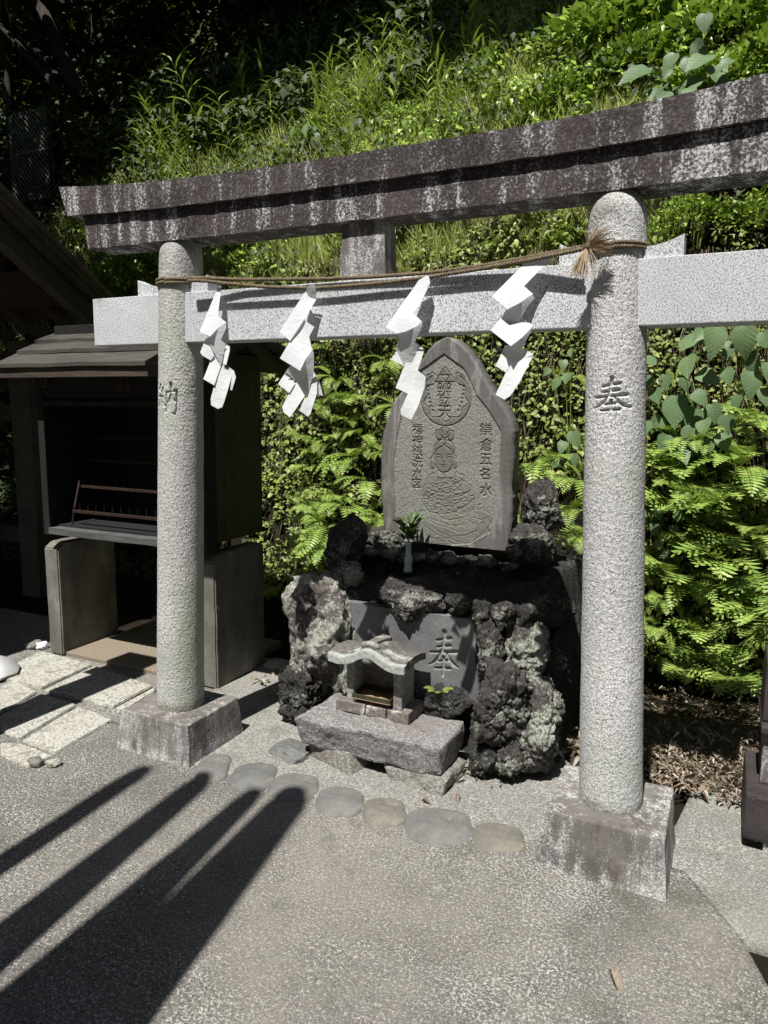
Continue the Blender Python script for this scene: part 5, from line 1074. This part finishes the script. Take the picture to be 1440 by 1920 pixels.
# shrubs: many small glossy leaves round thin stems
def shrub_mesh(seed, R, n, size):
    r = np.random.default_rng(seed); d = r.normal(size=(n, 3)); d /= np.linalg.norm(d, axis=1)[:, None]; d[:, 2] = np.abs(d[:, 2])*.95-.25; rad = R*r.uniform(.35, 1, n)**.5
    lump = 1+.35*fbm(d*2.2+seed, 3, seed); P = d*(rad*lump)[:, None]*[1, .8, .9]
    DY = d*.8+r.uniform(-.7, .7, (n, 3))+[0, 0, .35]; V, F = batch(leaf4(.30, .12, .12), P, DY, np.tile([0, -.45, 1.], (n, 1))+r.uniform(-.5, .5, (n, 3)), r.uniform(size[0], size[1], n)); lv = np_mesh('leaves', V, F)
    m = MB(); rr = random.Random(seed)
    for k in range(9):
        a = k*.7; e = Vector((math.cos(a)*R*.7, math.sin(a)*R*.5, R*rr.uniform(.4, .8))); m.tube([(0, 0, -R*.35), e*.4+Vector((0, 0, .02)), e], [.008, .005, .002], 5, False)
    me = bpy.data.meshes.new('stems'); m.bm.to_mesh(me); m.bm.free(); me.materials.append(M['bark']); lv.materials.append(M['shrub_leaf']); return me, lv
SB = [shrub_mesh(i, .42, 1500, (.035, .075)) for i in range(3)]
SP = [((1150, 60), 3.7, 1.25), ((1250, 20), 3.6, 1.3), ((1370, 50), 3.3, 1.3), ((1440, 110), 2.9, 1.1), ((1200, 110), 3.2, .9), ((1060, 170), 3.3, .7), ((1330, 150), 2.75, .9), ((1010, 205), 3.0, .55), ((1100, 230), 2.6, .5), ((1300, 390), 2.2, .62), ((1400, 400), 2.15, .7), ((1235, 430), 2.25, .45), ((1070, 420), 2.35, .42), ((1490, 330), 2.1, .8),
      ((245, 500), 3.0, .75), ((225, 545), 2.9, .5), ((480, 430), 2.65, .5), ((450, 470), 2.5, .4), ((600, 230), 3.3, .45), ((1440, -60), 3.9, 1.6), ((1250, -90), 4.4, 1.6), ((1500, 220), 2.6, 1.0), ((430, 250), 3, .34), ((520, 225), 3, .30), ((690, 215), 3, .36), ((760, 235), 3, .26), ((860, 175), 3, .36), ((340, 300), 3, .28), ((930, 120), 3, .45)]
SLB = ['high at the top right above the beam', 'at the top edge right of centre', 'in the top right corner', 'at the right edge above the beam', 'just above the beam near the right pillar', 'low left of the right pillar above the beam', 'between the big pale leaves and the beam', 'spreading beside the grass above the beam', 'hugging the beam left of the big pale leaves',
       'seen between the beams right of the right pillar', 'between the beams at the right edge', 'tucked against the right pillar between the beams', 'left of the right pillar between the beams', 'beyond the right edge between the beams', 'lit between the beams left of the left pillar', 'lower one left of the left pillar', 'seen right of the left pillar under the top beam', 'just right of the left pillar above the tie beam', 'round one in the grass above the beam', 'far up beyond the top right', 'far up beyond the top', 'beyond the right edge above the beam', 'small clump left of centre on the grass slope', 'small clump beside the bamboo grass', 'clump right of centre on the grass slope', 'tiny clump low on the grass slope', 'clump under the dark top centre', 'small one near the left end of the grass', 'darker clump at the top where grass meets shade']
for (q, y, k), lb in zip(SP, SLB):
    p, t_ = hit(q[0], q[1]+25); o = bpy.data.objects.new('leafy_shrub', None); o.location = p; o.scale = (k*t_/4.7,)*3; o.rotation_euler = (0, 0, random.uniform(-.5, .5)); o.empty_display_size = .05; link(o); tag(o, 'leafy shrub '+lb, 'shrub', 'leafy shrubs on the hillside')
    a, b_ = random.choice(SB); put('stems', a, None, o); put('leaves', b_, None, o)

# plants with large heart-shaped leaves, every leaf a part
def heart(seed):
    r = random.Random(seed); n = 9; V = [(0, 0, 0)]; out = []
    prof_ = [(.0, -.01), (.12, -.04), (.26, .02), (.36, .15), (.385, .32), (.33, .50), (.225, .68), (.10, .85), (.0, 1.0)]
    mids = [(.0, y) for y in (0, .04, .1, .2, .36, .54, .70, .85, 1.0)]
    bend = r.uniform(.1, .35); fold = r.uniform(.05, .28); V = []; F = []
    for (x, y), (mx, my) in zip(prof_, mids):
        zb = -bend*y*y; V += [(mx, my, zb), (x*.5, (y+my)/2, zb+fold*x*.5+.012*math.sin(y*22)), (x, y, zb+fold*x*.9+.02*math.sin(y*25)), (-x*.5, (y+my)/2, zb+fold*x*.5+.012*math.sin(y*20)), (-x, y, zb+fold*x*.9+.02*math.cos(y*23))]
    for i in range(8):
        a = i*5; b = a+5; F += [(a, a+1, b+1, b), (a+1, a+2, b+2, b+1), (a, b, b+3, a+3), (a+3, b+3, b+4, a+4)]
    me = np_mesh('leaf', V, F, True); me.materials.append(M['big_leaf']); return me
HM = [heart(i) for i in range(5)]
def lf(o, base, tip_dir, nz, size):
    y = Vector(tip_dir).normalized(); x = y.cross(Vector(nz)).normalized(); z = x.cross(y); R3 = Matrix((x, y, z)).transposed().to_4x4()
    l = bpy.data.objects.new('leaf', random.choice(HM)); l.parent = o; l.matrix_local = Matrix.Translation(base) @ R3 @ Matrix.Scale(size, 4); COL.objects.link(l)
PLN = [('large-leaved vine right of the right pillar under the tie beam', 1.62, (1285, 860), [(1275, 650, 62, 2), (1290, 668, 50, 0), (1267, 742, 62, 0), (1221, 705, 46, -.6), (1247, 702, 32, .1), (1281, 708, 38, .2), (1230, 680, 40, -1.9), (1303, 765, 48, -.1), (1333, 758, 42, .4), (1322, 785, 42, -.1), (1358, 778, 44, .3), (1354, 812, 48, .3), (1211, 790, 50, -.4), (1240, 782, 40, -.5), (1228, 730, 36, .3), (1294, 798, 42, .1), (1310, 700, 46, 1.2), (1250, 815, 44, -.2), (1335, 830, 34, -.6), (1275, 840, 40, .5), (1220, 850, 36, -.4), (1300, 735, 40, .9)]),
       ('large-leaved vine at the right edge under the tie beam', 1.55, (1400, 760), [(1398, 610, 82, 0), (1340, 612, 76, .1), (1408, 660, 58, .1), (1430, 622, 56, .5), (1406, 696, 62, .2), (1432, 728, 46, .2), (1372, 640, 50, -.3), (1360, 690, 44, .3), (1385, 740, 40, -.2), (1440, 680, 60, .4), (1320, 618, 44, -.6)]),
       ('small heart-leaved plant among the ferns right of the right pillar', 1.6, (1245, 1050), [(1227, 980, 28, 0), (1263, 985, 28, .1), (1233, 950, 30, .2), (1236, 1012, 24, .1), (1268, 958, 27, .2), (1250, 1030, 26, -.3), (1215, 960, 24, -.4)]),
       ('broad-leaved plant between the stele and the right pillar', 1.6, (1065, 880), [(1073, 808, 38, .4), (1059, 828, 32, -.3), (1077, 850, 32, .1), (1056, 675, 28, .2), (1066, 700, 26, -.2), (1048, 710, 26, -.5), (1070, 655, 24, .2), (1050, 860, 30, -.6), (1030, 690, 22, -.4)]),
       ('large-leaved plant on the slope above the right end of the beam', 2.5, (1290, 200), [(1215, 128, 56, -1.1), (1265, 100, 32, -.5), (1290, 108, 34, 0), (1330, 104, 48, -.9), (1340, 124, 44, .3), (1315, 150, 42, -1.3), (1345, 148, 34, .9), (1252, 155, 34, -.9), (1255, 172, 34, -.8), (1320, 25, 38, .1), (1372, 112, 30, -1), (1255, 130, 24, -.4), (1290, 165, 36, .3), (1372, 160, 34, .6), (1232, 165, 30, -.3), (1300, 80, 30, .8)]),
       ('small large-leaved plant in the grass above the middle of the beam', 2.75, (575, 300), [(555, 235, 28, -.3), (575, 232, 26, .1), (570, 262, 28, .1), (590, 250, 24, .5), (545, 258, 24, -.7), (600, 275, 22, .6)])]
for lb, y, (ru, rv), L in PLN:
    if y > 2: y = hit(ru, rv)[0][1]-.28
    root = Vector(AY(ru, rv, y+.12)); o = empty('broadleaf_plant', tuple(root), 0, lb, 'plant'); m = MB()
    for (u, v, px, a) in L:
        yy = y+random.uniform(-.06, .08); b_ = Vector(AY(u, v, yy)); dist = (b_-Vector(CAM)).length; size = px*dist/FPX*random.uniform(.78, 1.0)*(.8 if ru == 1400 else 1)
        td = (math.sin(a), random.uniform(-.9, -.1), -math.cos(a)); lf(o, b_-root, td, (random.uniform(-.7, .5), -.8, random.uniform(.2, 1.2)), size)
        m.tube([(b_-root)*.15+Vector((0, .05, 0)), (b_-root)*.6+Vector((0, .03, .02)), b_-root], [.003, .002, .0015], 4, False)
    m.build('stems', M['bamboo_leaf'], o)

# fallen leaves
def litter(n, xr, yr, z, size, s=0):
    x = rnd(n, *xr); y = rnd(n, *yr); P = np.stack([x, y, z+rnd(n, 0, .03)], 1); a = rnd(n, 0, 6.28)
    return batch(leaf_tmpl(.17, .45, .22), P, np.stack([np.cos(a), np.sin(a), rnd(n, -.15, .45)], 1), np.stack([rnd(n, -.5, .5), rnd(n, -.5, .5), a*0+1], 1), rnd(n, *size))
stuff('fallen_leaves', *cat([litter(900, (.8, 3.2), (.55, 1.75), .022, (.025, .06)), litter(900, (.9, 1.38), (.5, .9), .018, (.012, .04)), litter(900, (.8, 2.6), (.6, 1.5), .018, (.010, .03)), litter(170, (.85, 2.4), (.55, 1.6), .035, (.05, .09)), litter(60, (.52, .78), (.55, .85), .03, (.03, .06)), litter(60, (-1.1, -.6), (.6, 1.3), .012, (.03, .06)), litter(25, (.25, .5), (.2, .4), .01, (.02, .045))]), 'dead_leaf')
m = MB()
for k in range(150):
    x, y = random.uniform(.85, 2.2), random.uniform(.55, 1.4); a = random.uniform(0, 3.14); L = random.uniform(.04, .16); m.tube([(x, y, .03), (x+L*.5*math.cos(a), y+L*.5*math.sin(a), .05), (x+L*math.cos(a), y+L*math.sin(a), .035)], .0016, 4, False)
o = m.build('twigs', M['bark']); tag(o, kind='stuff')
for i, (u, v, a, L, lb) in enumerate(((1143, 1822, -.9, .075, 'single curled dry leaf lying alone on the open paving'), (858, 1490, -1.2, .05, 'pale dry leaf just right of the support boulder'), (790, 1502, .1, .05, 'flat yellowish leaf in front of the support boulder'), (35, 1352, .3, .03, 'small reddish leaf on the paving at the far left'), (1085, 1638, .5, .03, 'tiny dry leaf beside the right plinth'))):
    c = AZ(u, v, .012); V, F = batch(leaf_tmpl(.17, .5, .35), [(0, 0, 0)], [(math.cos(a), math.sin(a), .12)], [(0, 0, 1)], [L]); o = put('fallen_leaf', np_mesh('fallen_leaf', V, F), M['brown_slab' if i == 0 else 'dead_leaf'], None, tuple(c)); tag(o, lb, 'leaf')

# ------------------------------------------------------------ trees whose crowns darken the upper left
def tree(name, lb, base, h, r, crownbox, n, size, mat='dark_leaf', shear=True, s=0):
    o = empty(name, base, 0, lb, 'tree', 'trees standing over the hillside'); m = MB(); cx = (crownbox[0]+crownbox[1])/2-base[0]; cy = (crownbox[2]+crownbox[3])/2-base[1]; cz = crownbox[4]-base[2]
    m.tube([(0, 0, -.4), (r*.4, 0, h*.3), (cx*.25, cy*.2, h*.6), (cx*.6, cy*.5, h)], [r, r*.8, r*.65, r*.4], 12)
    rr = random.Random(s)
    for k in range(10):
        t = .55+.045*k; st = Vector((cx*.6*t, cy*.5*t, h*t)); e = Vector((rr.uniform(crownbox[0], crownbox[1])-base[0], rr.uniform(crownbox[2], crownbox[3])-base[1], rr.uniform(crownbox[4], crownbox[5])-base[2])); m.tube([st, st.lerp(e, .5)+Vector((0, 0, .2)), e], [r*.35, r*.2, .015], 6, False)
    m.build('trunk', M['bark'], o, True)
    R = np.random.default_rng(s); x = R.uniform(crownbox[0], crownbox[1], n); z = R.uniform(crownbox[4], crownbox[5], n); y = R.uniform(crownbox[2], crownbox[3], n)
    if shear: y = y-(z-crownbox[4])*.52
    k = fbm(np.stack([x*.9, y*.9, z*.9], 1), 3, s); q = k > np.quantile(k, .22); x, y, z = x[q], y[q], z[q]; n = len(x)
    d = R.normal(size=(n, 3)); V, F = batch(leaf4(.36, .12, .08), np.stack([x-base[0], y-base[1], z-base[2]], 1), d, R.uniform(-.6, .6, (n, 3))+[0, 0, 1], R.uniform(size[0], size[1], n)); put('crown', np_mesh('crown', V, F), M[mat], o)
tree('broadleaf_tree', 'dark tree on the hill behind the shelter, leftmost', (-6.6, 5.4, 3.2), 4.2, .16, (-12, -5.3, .4, 9, 7.4, 9.6), 20000, (.14, .26), s=1)
tree('broadleaf_tree', 'dark tree on the hill left of the grassy slope', (-4.6, 6.6, 5.0), 3.2, .12, (-5.3, -3.0, 2.9, 10, 7.6, 9.8), 13000, (.14, .26), s=2)
tree('broadleaf_tree', 'dark tree high on the hill above the grassy slope', (-2.2, 8.6, 9.2), 1.5, .12, (-3.1, -.15, 2.75, 11, 7.9, 10), 19000, (.14, .26), s=3)
tree('broadleaf_tree', 'tree whose low branches shade the timber shelter', (-7.2, -1.8, 0), 5.2, .17, (-9, -2.75, -1.4, 2.2, 5.2, 6.6), 9000, (.12, .24), s=4)
tree('broadleaf_tree', 'unseen thin-crowned tree added to dim the top centre of the slope', (-.8, 8.4, 9.4), 1.2, .09, (-1.4, .35, 1.75, 8, 7.9, 9.6), 9000, (.12, .22), s=6)  # out of view, added for dappled shade at the top of the slope
tree('broadleaf_tree', 'tall dark tree far up the hill', (-6, 15, 16.5), 4, .2, (-16, 6, 9, 22, 15.5, 20), 16000, (.3, .55), s=5)
# unseen woods added behind and beside the place to block low sky light
ADDED_WOOD = [((-9, -8, 0), (-14, -4.5, -9.5, -5, 3, 9)), ((-2, -12, 0), (-7, 3, -14, -9, 2.5, 10)), ((7, -10, 0), (3, 11, -12, -7, 2.5, 9)), ((9, -3, 0), (6, 12, -7, 1, 2, 9)), ((8, 5, 0), (5.5, 11, 1, 8, 2, 9)), ((-12, -1, 0), (-15, -8.5, -6, 3, 2, 9))]
for i, (b_, c_) in enumerate(ADDED_WOOD): tree('broadleaf_tree', ['unseen tree added behind the visitor to the left', 'unseen tree added straight behind the visitor', 'unseen tree added behind the visitor to the right', 'unseen tree added well out to the right', 'unseen tree added out to the right on the hill foot', 'unseen tree added far out to the left'][i], b_, 4, .2, c_, 5200, (.35, .6), s=20+i, shear=False)
for i, (u, v0, v1, y) in enumerate(((22, 200, 400, 5.2), (100, -40, 380, 6.0), (175, 0, 330, 6.4), (560, -50, 120, 6.0), (700, -60, 90, 6.4))):
    a = Vector(AY(u, v1, y)); b_ = Vector(AY(u+random.uniform(-30, 30), v0, y)); b_.z += 2.5
    m = MB(); m.tube([a-Vector((0, 0, .8)), a.lerp(b_, .4)+Vector((.05, 0, 0)), b_], [.06, .05, .035], 8); o = m.build('thin_trunk', M['bark'], None, True); tag(o, 'thin bare trunk in the dark wood, '+['furthest left', 'second from left', 'third from left', 'right of the bamboo grass', 'furthest right'][i], 'tree trunk', 'thin trunks in the dark wood')
# chain-link fence
fn = empty('chain_link_fence', tuple(AY(93, 370, 3.6)), 0, 'piece of chain-link fence glinting in the dark wood at the upper left', 'fence')
m = MB(); W0, H0, dd = .62, .95, .062
for k in range(int((W0+H0)/dd)+1):
    t = k*dd
    for sg in (1, -1):
        a = (min(t, W0), 0, max(0, t-W0)); b_ = (max(0, t-H0), 0, min(t, H0))
        if sg < 0: a = (W0-a[0], .004, a[2]); b_ = (W0-b_[0], .004, b_[2])
        m.tube([(a[0]-.6, a[1], a[2]), (b_[0]-.6, b_[1], b_[2])], .0022, 4, False)
m.build('wire_mesh', M['wire'], fn)
for x in (-.63, .05): m = MB(); m.tube([(x, .02, -.8), (x, .02, 1.0)], .014, 8); m.build('fence_post', M['bark'], fn)
m = MB(); m.tube([(-.6, .012, .52), (.02, .012, .52)], .006, 5); m.build('tension_wire', M['wire'], fn)
